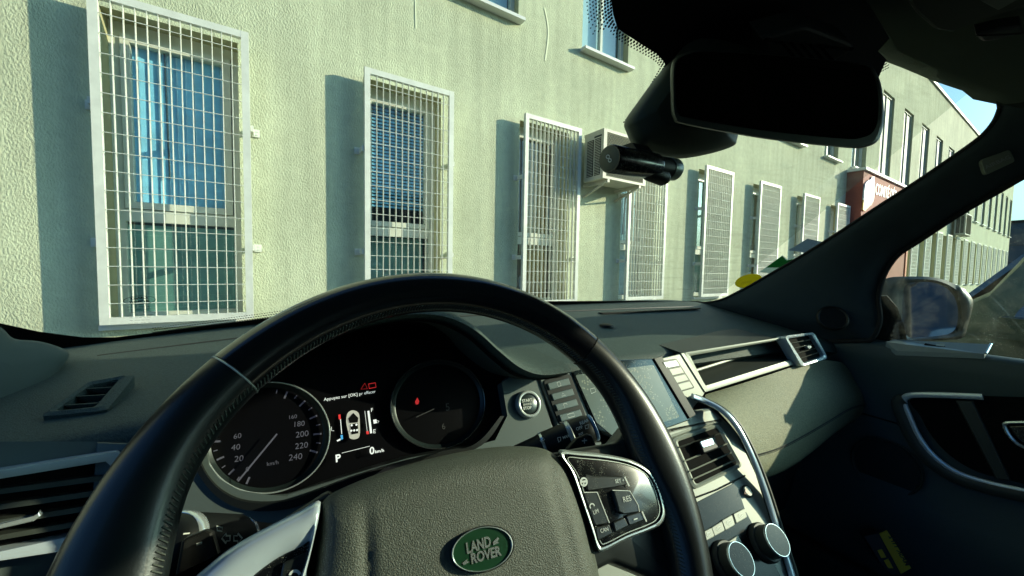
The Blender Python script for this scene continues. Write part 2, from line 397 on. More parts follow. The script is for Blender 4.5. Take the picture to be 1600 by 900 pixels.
whitep = mat('white_metal', (.7, .72, .68), .45)
acm = mat('aircon_casing', (.50, .49, .38), .5, var=(12, .08))
acmesh = mat('aircon_mesh', (.42, .38, .25), .6)
asph = mat('asphalt', (.07, .07, .068), .9, 0, .2, bump=(60, .5, .01), var=(.6, .25))

# --- ground and far terrain
g = MB(); g.add([(-1500, -1500, GZ), (1500, -1500, GZ), (1500, 1500, GZ), (-1500, 1500, GZ)], [(0, 1, 2, 3)])
tag(g.build('ground', asph), kind='structure')
g = MB(); rows = []
for i in range(8):
    rows.append([V((200+260*math.cos(a)*1.0+60*i*math.cos(a*.5), 60*i+40+0*a, 0)) for a in (0,)])
hill = MB(); hr = []
for j in range(7):
    row = []
    for i in range(50):
        x = -500+i*40; t = j/6; y = 330+260*t
        z = GZ-1+(34+20*noise.noise(V((i*.17, 3, 0)))+6*noise.noise(V((i*.9, 5, 0))))*math.sin(t*math.pi*.55)
        row.append(V((x, y, z)))
    hr.append(row)
hill.grid(hr); tag(hill.build('hills', mat('hill_woods', (.045, .07, .05), .95, var=(.02, .3)), smooth=True), kind='structure')
hill = MB(); hr = []
for j in range(5):
    hr.append([V((260+160*j/4, -260+i*22, GZ-1+(26+16*noise.noise(V((i*.3, 9, 1))))*math.sin(j/4*math.pi*.55))) for i in range(36)])
hill.grid(hr); tag(hill.build('hills', MATS['hill_woods'], smooth=True), kind='structure')
# painted parking lines
for i in range(9):
    m_ = MB(); x = -3.6+i*2.5; m_.add([(x, -2.6, GZ+.004), (x+.1, -2.6, GZ+.004), (x+.1, 2.4, GZ+.004), (x, 2.4, GZ+.004)], [(0, 1, 2, 3)])
    tag(m_.build('parking_line', mat('line_paint', (.6, .6, .56), .8, var=(9, .3))), kind='structure')
m_ = MB(); m_.add([WP(-8, .9, .12), WP(46, .9, .12), WP(46, 0.02, .12), WP(-8, .02, .12), WP(-8, .9, -.02), WP(46, .9, -.02)], [(0, 1, 2, 3), (4, 5, 1, 0)])
tag(m_.build('pavement', mat('pavement_concrete', (.30, .30, .27), .9, bump=(60, .4, .004), var=(2, .15))), kind='structure')

# --- building
S0 = [-.914, .763, 2.477, 4.226, 6.077, 7.909, 9.86, 11.79]
S0F = [18.7+1.83*i for i in range(14)]
GB, GT, GW = .814, 2.970, .846
OB, OT = .80, 2.94
bld = thing('building', 'long cream stuccoed two storey building with barred ground floor windows facing the car', 'building', BORG, AL)
openg = [(s+.02, s+.772, OB, OT) for s in S0+S0F]
openu = [(-1.9, -1.05, 4.0, 6.62)]+[(s, s+.86, 4.02, 6.62) for s in (-.12, 1.59, 3.42, 5.25, 7.1, 9.1, 11.2)]+[(13.0+2.2*i, 14.1+2.2*i, 4.05, 6.62) for i in range(15)]
openu = [o for o in openu if not (-.3 < o[0] < 0)]
SB0, SB1, HB = -9., 45.2, 8.25
xs = sorted(set([SB0, SB1]+[v for o in openg+openu for v in o[:2]])); zs = sorted(set([0, HB]+[v for o in openg+openu for v in o[2:]]))
def inside(x, z): return any(o[0] < x < o[1] and o[2] < z < o[3] for o in openg+openu)
mb = MB(); idx = {}
def vid(x, y, z):
    k = (round(x, 4), round(y, 4), round(z, 4))
    if k not in idx: idx[k] = len(mb.v); mb.v.append(k)
    return idx[k]
for i in range(len(xs)-1):
    for j in range(len(zs)-1):
        if inside((xs[i]+xs[i+1])/2, (zs[j]+zs[j+1])/2): continue
        mb.f.append((vid(xs[i], 0, zs[j]), vid(xs[i+1], 0, zs[j]), vid(xs[i+1], 0, zs[j+1]), vid(xs[i], 0, zs[j+1]))); mb.mi.append(0)
for a, b, c, d in openg+openu:
    D_ = .24 if d < 4 else .16
    for q in (((a, c), (b, c)), ((b, c), (b, d)), ((b, d), (a, d)), ((a, d), (a, c))):
        (x0, z0), (x1, z1) = q
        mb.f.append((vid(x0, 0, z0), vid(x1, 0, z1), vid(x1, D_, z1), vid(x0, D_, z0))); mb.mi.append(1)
mb.m = 0
mb.add([(SB1, 0, 0), (SB1, 14, 0), (SB1, 14, HB), (SB1, 0, HB)], [(0, 1, 2, 3)])
mb.add([(SB0, 0, 0), (SB0, 14, 0), (SB0, 14, HB), (SB0, 0, HB)], [(3, 2, 1, 0)])
mb.add([(SB0, 14, 0), (SB1, 14, 0), (SB1, 14, HB), (SB0, 14, HB)], [(3, 2, 1, 0)])
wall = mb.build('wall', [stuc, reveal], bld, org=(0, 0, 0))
rf = MB(); rf.box2((SB0-.05, -.06, HB-.02), (SB1+.05, 14.05, HB+.07)); rf.build('roof', mat('roof_edge_metal', (.20, .22, .20), .5), bld, org=(0, 0, 0))
rm = MB()
for a, b, c, d in openg+openu:
    y = .26+(.3 if d < 4 else .1); dd = .25
    for vs in ([(a-.1, y, c-.1), (b+.1, y, c-.1), (b+.1, y, d+.1), (a-.1, y, d+.1)],): rm.add(vs, [(0, 1, 2, 3)])
rm.build('interior_back', roomd, bld, org=(0, 0, 0))
def LP(s, y, z): return V((s, y, z))
def window(s, near):
    a, b = s+.02, s+.772; y = .17; fw = .055; zt0, zt1 = 1.535, 1.625   # transom
    f = MB()
    bx = lambda x0, x1, z0, z1, y0=y, y1=y+.07: f.box2((x0, y0, z0), (x1, y1, z1))
    bx(a, a+fw, OB, OT); bx(b-fw, b, OB, OT); bx(a+fw, b-fw, OT-.075, OT); bx(a+fw, b-fw, OB, OB+.06); bx(a+fw, b-fw, zt0, zt1)
    # opening sash of the upper light, slightly proud
    sa, sb, s0, s1 = a+fw+.004, b-fw-.004, zt1+.004, OT-.079; sw = .05
    for x0, x1, z0, z1 in ((sa, sa+sw, s0, s1), (sb-sw, sb, s0, s1), (sa+sw, sb-sw, s0, s0+sw), (sa+sw, sb-sw, s1-sw, s1)): bx(x0, x1, z0, z1, y-.014, y+.05)
    W = f.build('window', pvc, bld, org=(0, 0, 0))
    p = MB(); p.add([(sa+sw-.004, y+.02, s0+sw-.004), (sb-sw+.004, y+.02, s0+sw-.004), (sb-sw+.004, y+.02, s1-sw+.004), (sa+sw-.004, y+.02, s1-sw+.004)], [(0, 1, 2, 3)]); p.build('pane', PANE, W, org=(0, 0, 0))
    p = MB(); p.add([(a+fw, y+.03, OB+.06), (b-fw, y+.03, OB+.06), (b-fw, y+.03, zt0), (a+fw, y+.03, zt0)], [(0, 1, 2, 3)]); p.build('pane', PANE, W, org=(0, 0, 0))
    k = MB()
    if near == 0:      # vertical blind slats
        n = 11
        for i in range(n):
            x = sa+.02+(sb-sa-.04)*(i+.5)/n; wv = (sb-sa)/n*.94/2; t = .25+.05*math.sin(i*2.1)
            sl = MB(); c0 = V((x, y+.075, 0)); e = V((wv*math.cos(t), wv*math.sin(t), 0))
            sl.add([c0-e+V((0, 0, s0)), c0+e+V((0, 0, s0)), c0+e+V((0, 0, s1)), c0-e+V((0, 0, s1)), c0-e+V((0, .002, s0)), c0+e+V((0, .002, s0)), c0+e+V((0, .002, s1)), c0-e+V((0, .002, s1))], [(0, 1, 2, 3), (7, 6, 5, 4), (0, 3, 7, 4), (1, 5, 6, 2)])
            sl.build('blind_slat', blindb, W, org=(0, 0, 0))
        k = MB(); k.tube([(sa+.23, y+.045, s1), (sa+.235, y+.045, s1-.5), (sa+.24, y+.045, s0+.25)], .006); k.build('blind_cord', roomd, W, org=(0, 0, 0))
        k = MB(); k.box2((a+fw, y+.06, OB+.06), (b-fw, y+.064, zt0-.02)); k.build('frosted_panel', teal, W, org=(0, 0, 0))
    elif near == 1:
        zb = s0+.2; n = 30; 
        for i in range(n):
            z = zb+(s1-zb)*(i+.5)/n; sl = MB(); sl.box((.5*(sa+sb), y+.13, z), (sb-sa-.02, .024, .0015), Matrix.Translation((0, y+.13, z)) @ Matrix.Rotation(1.15, 4, 'X') @ Matrix.Translation((0, -y-.13, -z))); sl.build('blind_slat', blindb, W, org=(0, 0, 0))
        k = MB(); k.box2((a+fw, y+.2, OB+.06), (b-fw, y+.204, zt0)); k.build('frosted_panel', teal, W, org=(0, 0, 0))
    elif near == 2:
        rws = [[V((sa+.25+.33*i/20, y+.14+.02*math.sin(i*1.9), z)) for i in range(21)] for z in (OB+.05, OT-.1)]
        k = MB(); k.grid(rws); k.build('curtain', curt, W, smooth=True, org=(0, 0, 0))
    else:
        k = MB(); k.box2((a+fw, y+.12, OB+.06), (b-fw, y+.124, OT-.08)); k.build('blind', blindb2 if near % 2 else teal, W, org=(0, 0, 0))
    k = MB(); k.box2((a-.05, -.05, OB-.035), (b+.05, .20, OB-.002)); k.build('sill', whitep, W, org=(0, 0, 0))
for i, s in enumerate(S0): window(s, i)
for i, s in enumerate(S0F): window(s, 8+i)
for i, (a, b, c, d) in enumerate(openu):
    f = MB(); y = .09 if i < 8 else .05; fw = .05
    for x0, x1, z0, z1 in ((a, a+fw, c, d), (b-fw, b, c, d), (a+fw, b-fw, c, c+fw), (a+fw, b-fw, d-fw, d), ((a+b)/2-.02, (a+b)/2+.02, c+fw, d-fw)): f.box2((x0, y, z0), (x1, y+.06, z1))
    W = f.build('window', pvc if i < 8 else spand, bld, org=(0, 0, 0))
    p = MB(); p.add([(a+fw, y+.03, c+fw), (b-fw, y+.03, c+fw), (b-fw, y+.03, d-fw), (a+fw, y+.03, d-fw)], [(0, 1, 2, 3)]); p.build('pane', PANE if i < 8 else spand, W, org=(0, 0, 0))
    if i < 8: p = MB(); p.box2((a+fw, y+.08, c+fw), (b-fw, y+.085, d-fw)); p.build('blind', blindb2, W, org=(0, 0, 0))
    p = MB(); p.box2((a-.03, -.10, c-.035), (b+.03, .09, c-.001)); p.build('sill', whitep, W, org=(0, 0, 0))
# pale streaks, flat strips lighter than the wall
for pts, wd in (([(851, 12), (857, 50), (852, 95)], .022), ([(649, 0), (650, 45)], .012)):
    P = WallPL(.003); q = catmull([P.at(x, y) for x, y in pts], 6, False); st = MB(); st.strip(q, WN, wd, .002); 
    st.v = [tuple(Matrix.Rotation(-AL, 3, 'Z') @ (V(v)-BORG)) for v in st.v]
    st.build('pale_streak', mat('pale_streak_tone', (.80, .84, .60), .9), bld, org=(0, 0, 0))

# --- security grilles (a thing each)
def make_grille(s, label):
    r = thing('security_grille', label, 'window grille', WP(s, .15, GB), AL, 'white security grilles bolted over the ground floor windows')
    H = GT-GB; fw = .048; d = .04
    f = MB()
    for a, b in (((0, 0, 0), (fw, d, H)), ((GW-fw, 0, 0), (GW, d, H)), ((fw, .001, 0), (GW-fw, d-.001, fw)), ((fw, .001, H-fw), (GW-fw, d-.001, H))): f.box2(a, b)
    f.build('frame', galv, r, org=(0, 0, 0)); return r
gr0 = make_grille(S0[0], 'leftmost and nearest white mesh grille, large over the blue blind window')
H = GT-GB; fw = .048
v0 = MB().box2((-.0019, .004, fw), (.0019, .032, H-fw)); h0 = MB().tube([(fw, .002, 0), (GW-fw, .002, 0)], .0026, 6)
vb = v0.build('bar', galv, gr0, org=(0, 0, 0)); hb = h0.build('bar', galv, gr0, org=(0, 0, 0))
NV, NH = 12, 16
xsb = [fw+(GW-2*fw)*(i+1)/(NV+1) for i in range(NV)]; zsb = [fw+(H-2*fw)*(i+.75)/(NH+.5) for i in range(NH)]
def cp(o, parent, loc=None):
    c = o.copy(); COL.objects.link(c); c.parent = parent
    if loc is not None: c.location = loc
    return c
vb.location = (xsb[0], 0, 0); hb.location = (0, 0, zsb[0])
brk = MB(); brk.box2((-.06, .135, -.03), (-.005, .147, .03)); brk.box2((-.02, .02, -.022), (-.002, .136, .022))
brk.cyl((-.045, .127, .012), (0, 1, 0), .006, .01, 8); brk.cyl((-.045, .127, -.012), (0, 1, 0), .006, .01, 8)
bracket = brk.build('bracket', galv, gr0, org=(0, 0, 0)); bracket.location = (0, 0, 1.46)
for x in xsb[1:]: cp(vb, gr0, (x, 0, 0))
for z in zsb[1:]: cp(hb, gr0, (0, 0, z))
cp(bracket, gr0, (0, 0, .55))
brk2 = MB(); brk2.v = [(-x, y, z) for x, y, z in brk.v]; brk2.f = [tuple(reversed(f)) for f in brk.f]; brk2.mi = brk.mi[:]
b2 = brk2.build('bracket', galv, gr0, org=(0, 0, 0)); b2.location = (GW, 0, 1.46); cp(b2, gr0, (GW, 0, .55))
labs = ['second white mesh grille from the left, above the top of the steering wheel', 'third white grille from the left, beside the air conditioner',
        'white grille directly right of and below the air conditioner and dash camera', 'white grille hanging below the right half of the rear view mirror, fifth from the left',
        'sixth white grille from the left, above the yellow windscreen sticker and green sticker', 'seventh grille from the left, small, above the grey sticker near the pillar',
        'small white grille just left of the red entrance panel, eighth from the left']
for s, lab in zip(S0[1:], labs):
    r = cp(gr0, None, WP(s, .15, GB)); r['label'] = lab
    for ch in list(gr0.children): cp(ch, r)
gm = MB()
for x in xsb: gm.box2((x-.0035, .004, fw), (x+.0035, .032, H-fw))
for z in zsb: gm.tube([(fw, .002, z), (GW-fw, .002, z)], .005, 4)
far0 = None
for i, s in enumerate(S0F):
    lab = 'distant white grille seen through the side window, %s counting from the entrance panel' % ('first second third fourth fifth sixth seventh eighth ninth tenth eleventh twelfth thirteenth fourteenth'.split()[i])
    if far0 is None:
        far0 = make_grille(s, lab); gmo = gm.build('bar_mesh', galv, far0, org=(0, 0, 0)); gmo['kind'] = 'stuff'
    else:
        r = cp(far0, None, WP(s, .15, GB)); r['label'] = lab
        for ch in list(far0.children): cp(ch, r)

# --- air conditioners
def aircon(s, z, label, W=.80, H=.60):
    r = thing('air_conditioner', label, 'air conditioner', WP(s, .42, z), AL, 'air conditioner units bracketed on the wall')
    D = .33
    c = MB(); c.box2((0, .012, 0), (W, D, H)); c.box2((-.004, 0, H-.03), (W+.004, D+.004, H+.006)); c.box2((-.004, 0, 0), (.05, .012, H-.03)); c.box2((W-.05, 0, 0), (W+.004, .012, H-.03))
    c.box2((.05, 0, 0), (W-.05, .011, .03)); c.build('casing', acm, r, org=(0, 0, 0))
    fb = MB(); fb.box2((.055, .006, .035), (W-.055, .0125, H-.035)); fb.build('front_panel', mat('aircon_front', (.26, .25, .17), .8), r, org=(0, 0, 0)); bk = MB(); bk.box2((-.002, .05, .05), (.001, .15, H-.09)); bk.box2((-.002, .17, .05), (.001, .28, H-.09))
    bk.build('vent_recess', hollow, r, org=(0, 0, 0))
    sl = MB().box2((-.010, .055, 0), (-.002, .145, .006)); a0 = sl.build('slat', acm, r, org=(0, 0, 0)); a0.location = (0, 0, .06)
    n = 22
    for k in range(n):
        zz = .06+(H-.17)*k/(n-1)
        if k: cp(a0, r, (0, 0, zz))
        cp(a0, r, (0, .125, zz))
    fg = MB()
    for k in range(26):      # diagonal wire mesh of the front
        t = k/25; x0 = .06; x1 = W-.06; z0 = .04; z1 = H-.04
        xa = x0+(x1-x0+.5)*t-.5
        pa = [(max(xa, x0), z0+max(0, (x0-xa))*1.0), (min(xa+(z1-z0), x1), z0+min(z1-z0, x1-xa))]
        if pa[0][0] < x1 and pa[1][1] > pa[0][1] and pa[0][1] < z1:
            fg.tube([(pa[0][0], .002, pa[0][1]), (pa[1][0], .002, pa[1][1])], .0035, 4)
            fg.tube([(x0+x1-pa[0][0], -.002, pa[0][1]), (x0+x1-pa[1][0], -.002, pa[1][1])], .0035, 4)
    g_ = fg.build('front_mesh', acmesh, r, org=(0, 0, 0)); g_['kind'] = 'stuff'
    pl_ = MB(); pl_.box2((.01, -.002, H-.075), (.0, -.001, H-.05)); 
    b = MB(); b.box2((-.004, .04, H-.075), (-.001, .16, H-.055)); b.build('name_plate', roomd, r, org=(0, 0, 0))
    for x in (.08, W-.12):
        a = MB(); a.box2((x, .0, -.04), (x+.035, .42, -.003)); a.add([(x, .05, -.04), (x+.035, .05, -.04), (x+.035, .42, -.17), (x, .42, -.17), (x, .09, -.04), (x+.035, .09, -.04), (x+.035, .42, -.145), (x, .42, -.145)], [(0, 1, 2, 3), (4, 7, 6, 5), (0, 3, 7, 4), (1, 5, 6, 2)])
        a.build('bracket', acm, r, org=(0, 0, 0))
    p = MB(); p.tube([(W, .2, .1), (W+.06, .2, .05), (W+.07, .38, -.1), (W+.07, .41, -.6)], .012); p.build('pipe', whitep, r, org=(0, 0, 0))
    return r
aircon(3.43, 2.34, 'cream air conditioner beside the third grille, partly behind the dash camera', .78, .58)
aircon(25.6, 3.05, 'distant air conditioner high on the wall seen through the side window above the far grilles', 1.3, .9)

# --- entrance porch with sign
ent = thing('entrance_porch', 'red entrance panel with white lettering and flame emblem projecting from the wall', 'sign', WP(12.75, .33, 0), AL)
e = MB(); e.box2((0, 0, 0), (4.45, .33, 3.86)); e.build('panel', redp, ent, org=(0, 0, 0))
e = MB(); e.box2((-.05, -.06, 3.862), (4.5, .33, 3.93)); e.build('coping', whitep, ent, org=(0, 0, 0))
e = MB(); e.box2((4.25, -.03, 0), (4.40, -.002, 3.85)); e.build('edge_post', mat('orange_post', (.6, .12, .03), .5), ent, org=(0, 0, 0))
def toloc(mbx, org, rz):
    M = Matrix.Rotation(-rz, 3, 'Z'); mbx.v = [tuple(M @ (V(v)-V(org))) for v in mbx.v]; return mbx
EP = WallPL(.335); eo = WP(12.75, .33, 0)
e = MB(); text(e, 'COMITÉ DÉP', EP, (1367.6, 303.3), (1400, 313.8), .006, 1.25, .02); toloc(e, eo, AL).build('lettering', mat('sign_white', (.85, .9, .85), .5), ent, org=(0, 0, 0))
e = MB(); e.prism([EP.at(x, y, .03) for x, y in ((1363, 276), (1366.5, 276), (1367, 290), (1366, 308), (1364, 316), (1359, 311), (1354, 312), (1350, 312), (1351, 298), (1353, 286), (1358, 281), (1361, 281))], -WN*.03)
toloc(e, eo, AL).build('emblem', MATS['sign_white'], ent, org=(0, 0, 0))
e = MB(); e.prism([EP.at(x, y, .028) for x, y in ((1350, 312), (1354, 311), (1359, 311), (1364, 316), (1362, 320), (1357, 324), (1352, 330), (1348.5, 328))], -WN*.028)
toloc(e, eo, AL).build('emblem_flame', mat('flame_yellow', (.75, .42, .08), .5, var=(9, .5)), ent, org=(0, 0, 0))

# --- cars around (dark, simple but complete)
def simple_car(name, label, loc, rz, paintc, h=1.45, L=4.3, Wd=1.75, group=None, ra=2.05):
    r = thing(name, label, 'car', loc, rz, group)
    pm = mat('paint_%d%d%d' % tuple(int(c*99) for c in paintc), paintc, .3, .2, .5, coat=.6, dust=(160, .25, (.3, .3, .25)), var=(6, .1))
    gm_ = MATS.get('car_window') or mat('car_window', (.012, .018, .025), .06, 0, .8, coat=.8)
    # side profile in y (length, + = front) and z
    prof = [(-L/2, .45), (-L/2+.02, .95), (-L/2+.25, 1.02), (-L/2+.75, h-.04), (-L/2+1.3, h), (-L/2+ra, h-.03), (-L/2+2.75, 1.03), (L/2-.35, .88), (L/2-.05, .72), (L/2, .42), (L/2-.1, .22), (-L/2+.1, .22)]
    P = catmull([V((0, y, z)) for y, z in prof], 4)
    rows = []
    for t in (-1, -.97, -.85, -.4, 0, .4, .85, .97, 1):
        row = []
        for p in P:
            tum = 1-.17*max(0, min(1, (p.z-.95)/(h-.95)))    # greenhouse leans in
            k = 1-.05*(abs(t) > .96); cz = .62
            row.append(V((t*Wd/2*tum, p.y*(1-.04*(abs(t) > .9)), cz+(p.z-cz)*(k if abs(t) >= .99 else 1))))
        rows.append(row)
    b = MB(); b.grid(rows, True); b.add(rows[0], [tuple(range(len(P)))]); b.add(rows[-1], [tuple(range(len(P)))])
    b.build('body', pm, r, True, 40, org=(0, 0, 0))
    def xs_(z): return Wd/2*(1-.17*max(0, min(1, (z-.95)/(h-.95))))
    for sgn in (-1, 1):
        for poly in ([(-L/2+2.5, 1.0), (-L/2+ra-.1, h-.09), (-L/2+1.42, h-.06), (-L/2+1.42, 1.0)], [(-L/2+1.36, 1.0), (-L/2+1.36, h-.06), (-L/2+.95, h-.1), (-L/2+.55, 1.02)]):
            m2 = MB(); m2.prism([V((sgn*(xs_(z)+.008), y, z)) for y, z in rnd_poly([V((y, z, 0)) for y, z in poly], .12, 3) for y, z in [(y, z)]] if False else [V((sgn*(xs_(p.y)+.008), p.x, p.y)) for p in rnd_poly([V((y, z, 0)) for y, z in poly], .12, 3)], V((-sgn*.02, 0, 0)))
            m2.build('side_window', gm_, r, org=(0, 0, 0))
    for y0, z0, y1, z1, nm in ((-L/2+2.72, 1.06, -L/2+ra+.07, (h-.03)-.07/(2.75-ra)*(h-1.06), 'windscreen'), (-L/2+.33, 1.06, -L/2+.72, h-.07, 'rear_window')):
        m2 = MB(); dn = V((0, (z1-z0), -(y1-y0))).normalized()*(.02 if nm == 'windscreen' else -.02)
        dn = V((0, .012, .012)) if nm == 'windscreen' else V((0, -.02, .02))
        m2.prism([V((sx*(xs_(z)-.15), y, z))+dn for sx, y, z in ((-1, y0, z0), (1, y0, z0), (1, y1, z1), (-1, y1, z1))], -dn*1.5); m2.build(nm, gm_, r, org=(0, 0, 0))
    for y in (-L/2+.8, L/2-.8):
        for sgn in (-1, 1):
            wl = MB(); wl.cyl((sgn*(Wd/2-.2), y, .32), (sgn, 0, 0), .32, .22, 24, [(0, .9), (.05, 1), (.85, 1), (1, .88)]); wo = wl.build('wheel', rubber, r, True, org=(0, 0, 0))
            rm_ = MB(); rm_.cyl((sgn*(Wd/2+.005), y, .32), (sgn, 0, 0), .21, .02, 20, [(0, 1), (.6, .95), (1, .3)]); rm_.build('rim', silver, wo, True, org=(0, 0, 0))
    for sgn in (-1, 1):
        l1 = MB(); l1.box((sgn*.6, L/2-.12, .70), (.38, .16, .12)); l1.build('headlight', mat('headlight_glass', (.6, .62, .6), .1, .3), r, org=(0, 0, 0))
        l2 = MB(); l2.box((sgn*.66, -L/2+.03, .85), (.26, .08, .18)); l2.build('tail_light', mat('tail_red', (.4, .01, .01), .2), r, org=(0, 0, 0))
        mm = MB(); mm.box((sgn*(Wd/2+.06), -L/2+2.45, .98), (.16, .1, .11)); mm.build('door_mirror', pm, r, org=(0, 0, 0))
    return r
simple_car('parked_car', 'dusty dark green car parked alongside, seen beyond the wing mirror', (4.20, .26, GZ), 0, (.05, .07, .045), 1.66, 4.4, ra=2.28)
simple_car('parked_car', 'small white car parked far away at the right end of the building', (52.5, 9.6, GZ), R_(60), (.6, .62, .6), 1.5, 4.1)
simple_car('parked_car', 'dark car parked far away beside the white one', (58, 12.6, GZ), R_(75), (.03, .04, .06), 1.5, 4.1)
simple_car('parked_car', 'pale blue white car behind on the car park, reflected in the wing mirror', (5.4, -14.5, GZ), R_(160), (.55, .6, .66), 1.5, 4.2)
# --- background blocks
def block(name, label, loc, rz, size, colr, rows, cols):
    r = thing(name, label, 'building', loc, rz); b = MB(); b.box2((0, 0, 0), size); b.build('wall', mat('block_%d' % int(colr[0]*1000), colr, .8, var=(1, .1)), r, org=(0, 0, 0))
    w0 = None
    for i in range(cols):
        for j in range(rows):
            c = (size[0]*(i+.25)/cols, -.06, size[2]*(j+.3)/rows)
            if w0 is None:
                w0 = MB().box2((0, 0, 0), (size[0]/cols*.5, .05, size[2]/rows*.5)).build('window', mat('far_window', (.03, .05, .07), .1, 0, .6), r, org=(0, 0, 0)); w0.location = c
            else: cp(w0, r, c)
    k = MB(); k.box2((-.2, -.2, size[2]), (size[0]+.2, size[1]+.2, size[2]+.25)); k.build('roof', rubber, r, org=(0, 0, 0)); return r
block('far_building', 'dark blue grey block beyond the end of the cream building', (70, 16, GZ), R_(-100), (16, 9, 7.2), (.05, .085, .11), 2, 5)
block('far_building', 'blue grey warehouse across the car park behind the car, in the mirror', (15, -24, GZ), R_(178), (9.4, 10, 7.0), (.06, .09, .13), 2, 4)
def bare_tree(label, loc, h, name='bare_tree'):
    r = thing(name, label, 'tree', loc); rnd = random.Random(int(h*100)); tr = MB(); br = MB(); bk = mat('bark', (.05, .04, .03), .9)
    top = V((.2, .1, h*.62)); tr.tube([(0, 0, -.05), (.03, 0, h*.3), top], [.13, .10, .06], 8); tr.build('trunk', bk, r, True, org=(0, 0, 0))
    def grow(p, d, L, rad, k):
        q = p+d*L; br.tube([p, (p+q)/2+V((rnd.uniform(-1, 1), rnd.uniform(-1, 1), .4))*L*.06, q], [rad, rad*.8, rad*.6], 4)
        if k:
            for _ in range(3):
                nd = (d+V((rnd.uniform(-1, 1), rnd.uniform(-1, 1), rnd.uniform(-.3, .8)))*.7).normalized(); grow(p+d*L*rnd.uniform(.5, 1), nd, L*.68, rad*.55, k-1)
    for i in range(9):
        a = i*2.4; p = V((.03, 0, h*.3)).lerp(top, i/8); grow(p, V((math.cos(a), math.sin(a), .75)).normalized(), h*.2, .04, 3)
    br.build('crown', bk, r, org=(0, 0, 0)); return r
bare_tree('leafless tree across the car park, reflected in the wing mirror', (3.55, -17.5, GZ), 7.5)
bare_tree('leafless tree standing before the far hills beyond the parked cars', (88, 3, GZ), 9.5)

# ================================================================ THE CAR WE SIT IN
car = thing('car', 'black car cabin around the camera, with steering wheel, dashboard, mirror and passenger door', 'car', (0, 0, 0))
DOORX, LEFTX = 1.19, -.31
WS = PL((.45, .80, -.095), (0, -.42, -.55)); WS.n = V((0, -.42, -.55)).normalized(); WS.v = V((0, -.55, .42)).normalized(); WS.u = V((1, 0, 0))
# ---- windscreen
def wsz(y): return -.095+(.80-y)*.42/.55
m_ = MB(); m_.add([(LEFTX-.22, .93, wsz(.93)), (1.22, .93, wsz(.93)), (1.05, .20, wsz(.20)), (LEFTX+.06, .20, wsz(.20))], [(0, 1, 2, 3)])
wso = m_.build('windscreen', WSG, car)
def frit(pts, off=.002): 
    b = MB(); b.add([WS.at(x, y, off) for x, y in pts], [tuple(range(len(pts)))]); return b.build('frit_band', fritm, wso)
frit([(-60, 493), (0, 505), (60, 518), (130, 527), (180, 527), (240, 520), (330, 508), (400, 499), (520, 484), (700, 475), (860, 470.5), (1000, 470), (1090, 470.5), (1110, 473), (1110, 492), (860, 490), (700, 496), (400, 520), (200, 552), (80, 552), (-60, 530)])
frit([(955, -90), (957, -30), (955, 0), (958, 22), (965, 45), (1000, 68), (1026, 84), (1038, 97), (1040, 108), (1010, 152), (978, 193), (985, 215), (1100, 215), (1365, 140), (1385, 93), (1372, 80), (1390, 60), (1300, -90)])
dm = MB()      # dotted edge of the frit
def dots(path, rowsn, step, r0, side, shrink=.82):
    P = catmull([V((x, y, 0)) for x, y in path], 12, False); Ls = [0]
    for a, b in zip(P, P[1:]): Ls.append(Ls[-1]+(b-a).length)
    for k in range(rowsn):
        s = (k % 2)*step/2
        while s < Ls[-1]:
            i = max(j for j in range(len(Ls)) if Ls[j] <= s); i = min(i, len(P)-2); t = (s-Ls[i])/max(1e-6, Ls[i+1]-Ls[i]); p = P[i].lerp(P[i+1], t)
            tg = (P[i+1]-P[i]).normalized(); q = p+V((tg.y, -tg.x, 0))*side*(k+.2)*step*.85
            c = WS.at(q.x, q.y, .001); r = r0*shrink**k*c.dot(_F)/FPX
            dm.add([c+(WS.u*math.cos(a)+WS.v*math.sin(a))*r for a in [i_*math.pi/3 for i_ in range(6)]], [tuple(range(6))]); s += step
dots([(957, -60), (955, 0), (965, 46), (1026, 84), (1041, 100)], 3, 5.2, 2.3, -1)
dots([(953, -60), (950, -6), (953, 28), (957, 40)], 8, 5.4, 2.2, -1, .92)
dots([(1041, 100), (1010, 152), (976, 197)], 2, 4.6, 1.9, -1)
dots([(1384, 95), (1345, 116)], 4, 4.2, 2.0, 1, .9)
dots([(240, 520), (330, 508), (400, 499), (520, 484), (700, 475)], 3, 4.0, 1.7, 1)
o = dm.build('frit_dots', fritm, wso); o['kind'] = 'stuff'
em = MB()      # etched maker's mark, seen reversed from inside
em.strip([WS.at(218+25*math.cos(a), 469+6.5*math.sin(a)-.05*25*math.cos(a), .001) for a in [k*math.pi/14 for k in range(28)]], WS.n, .0007, 0, True)
text(em, 'LAND', WS, (206, 468.5), (231, 466), .001, 1, .03, True); text(em, 'ROVER', WS, (202, 474), (234, 471.5), .001, 1, .03, True)
rnd = random.Random(4)
for j in range(7):
    x = 196+rnd.uniform(0, 12); 
    while x < 236: l = rnd.uniform(2, 9); em.strip([WS.at(x, 480+j*4.2-.04*(x-200), .001), WS.at(x+l, 480+j*4.2-.04*(x+l-200), .001)], WS.n, .0007, 0); x += l+rnd.uniform(1, 5)
em.build('etched_mark', fritm, wso)

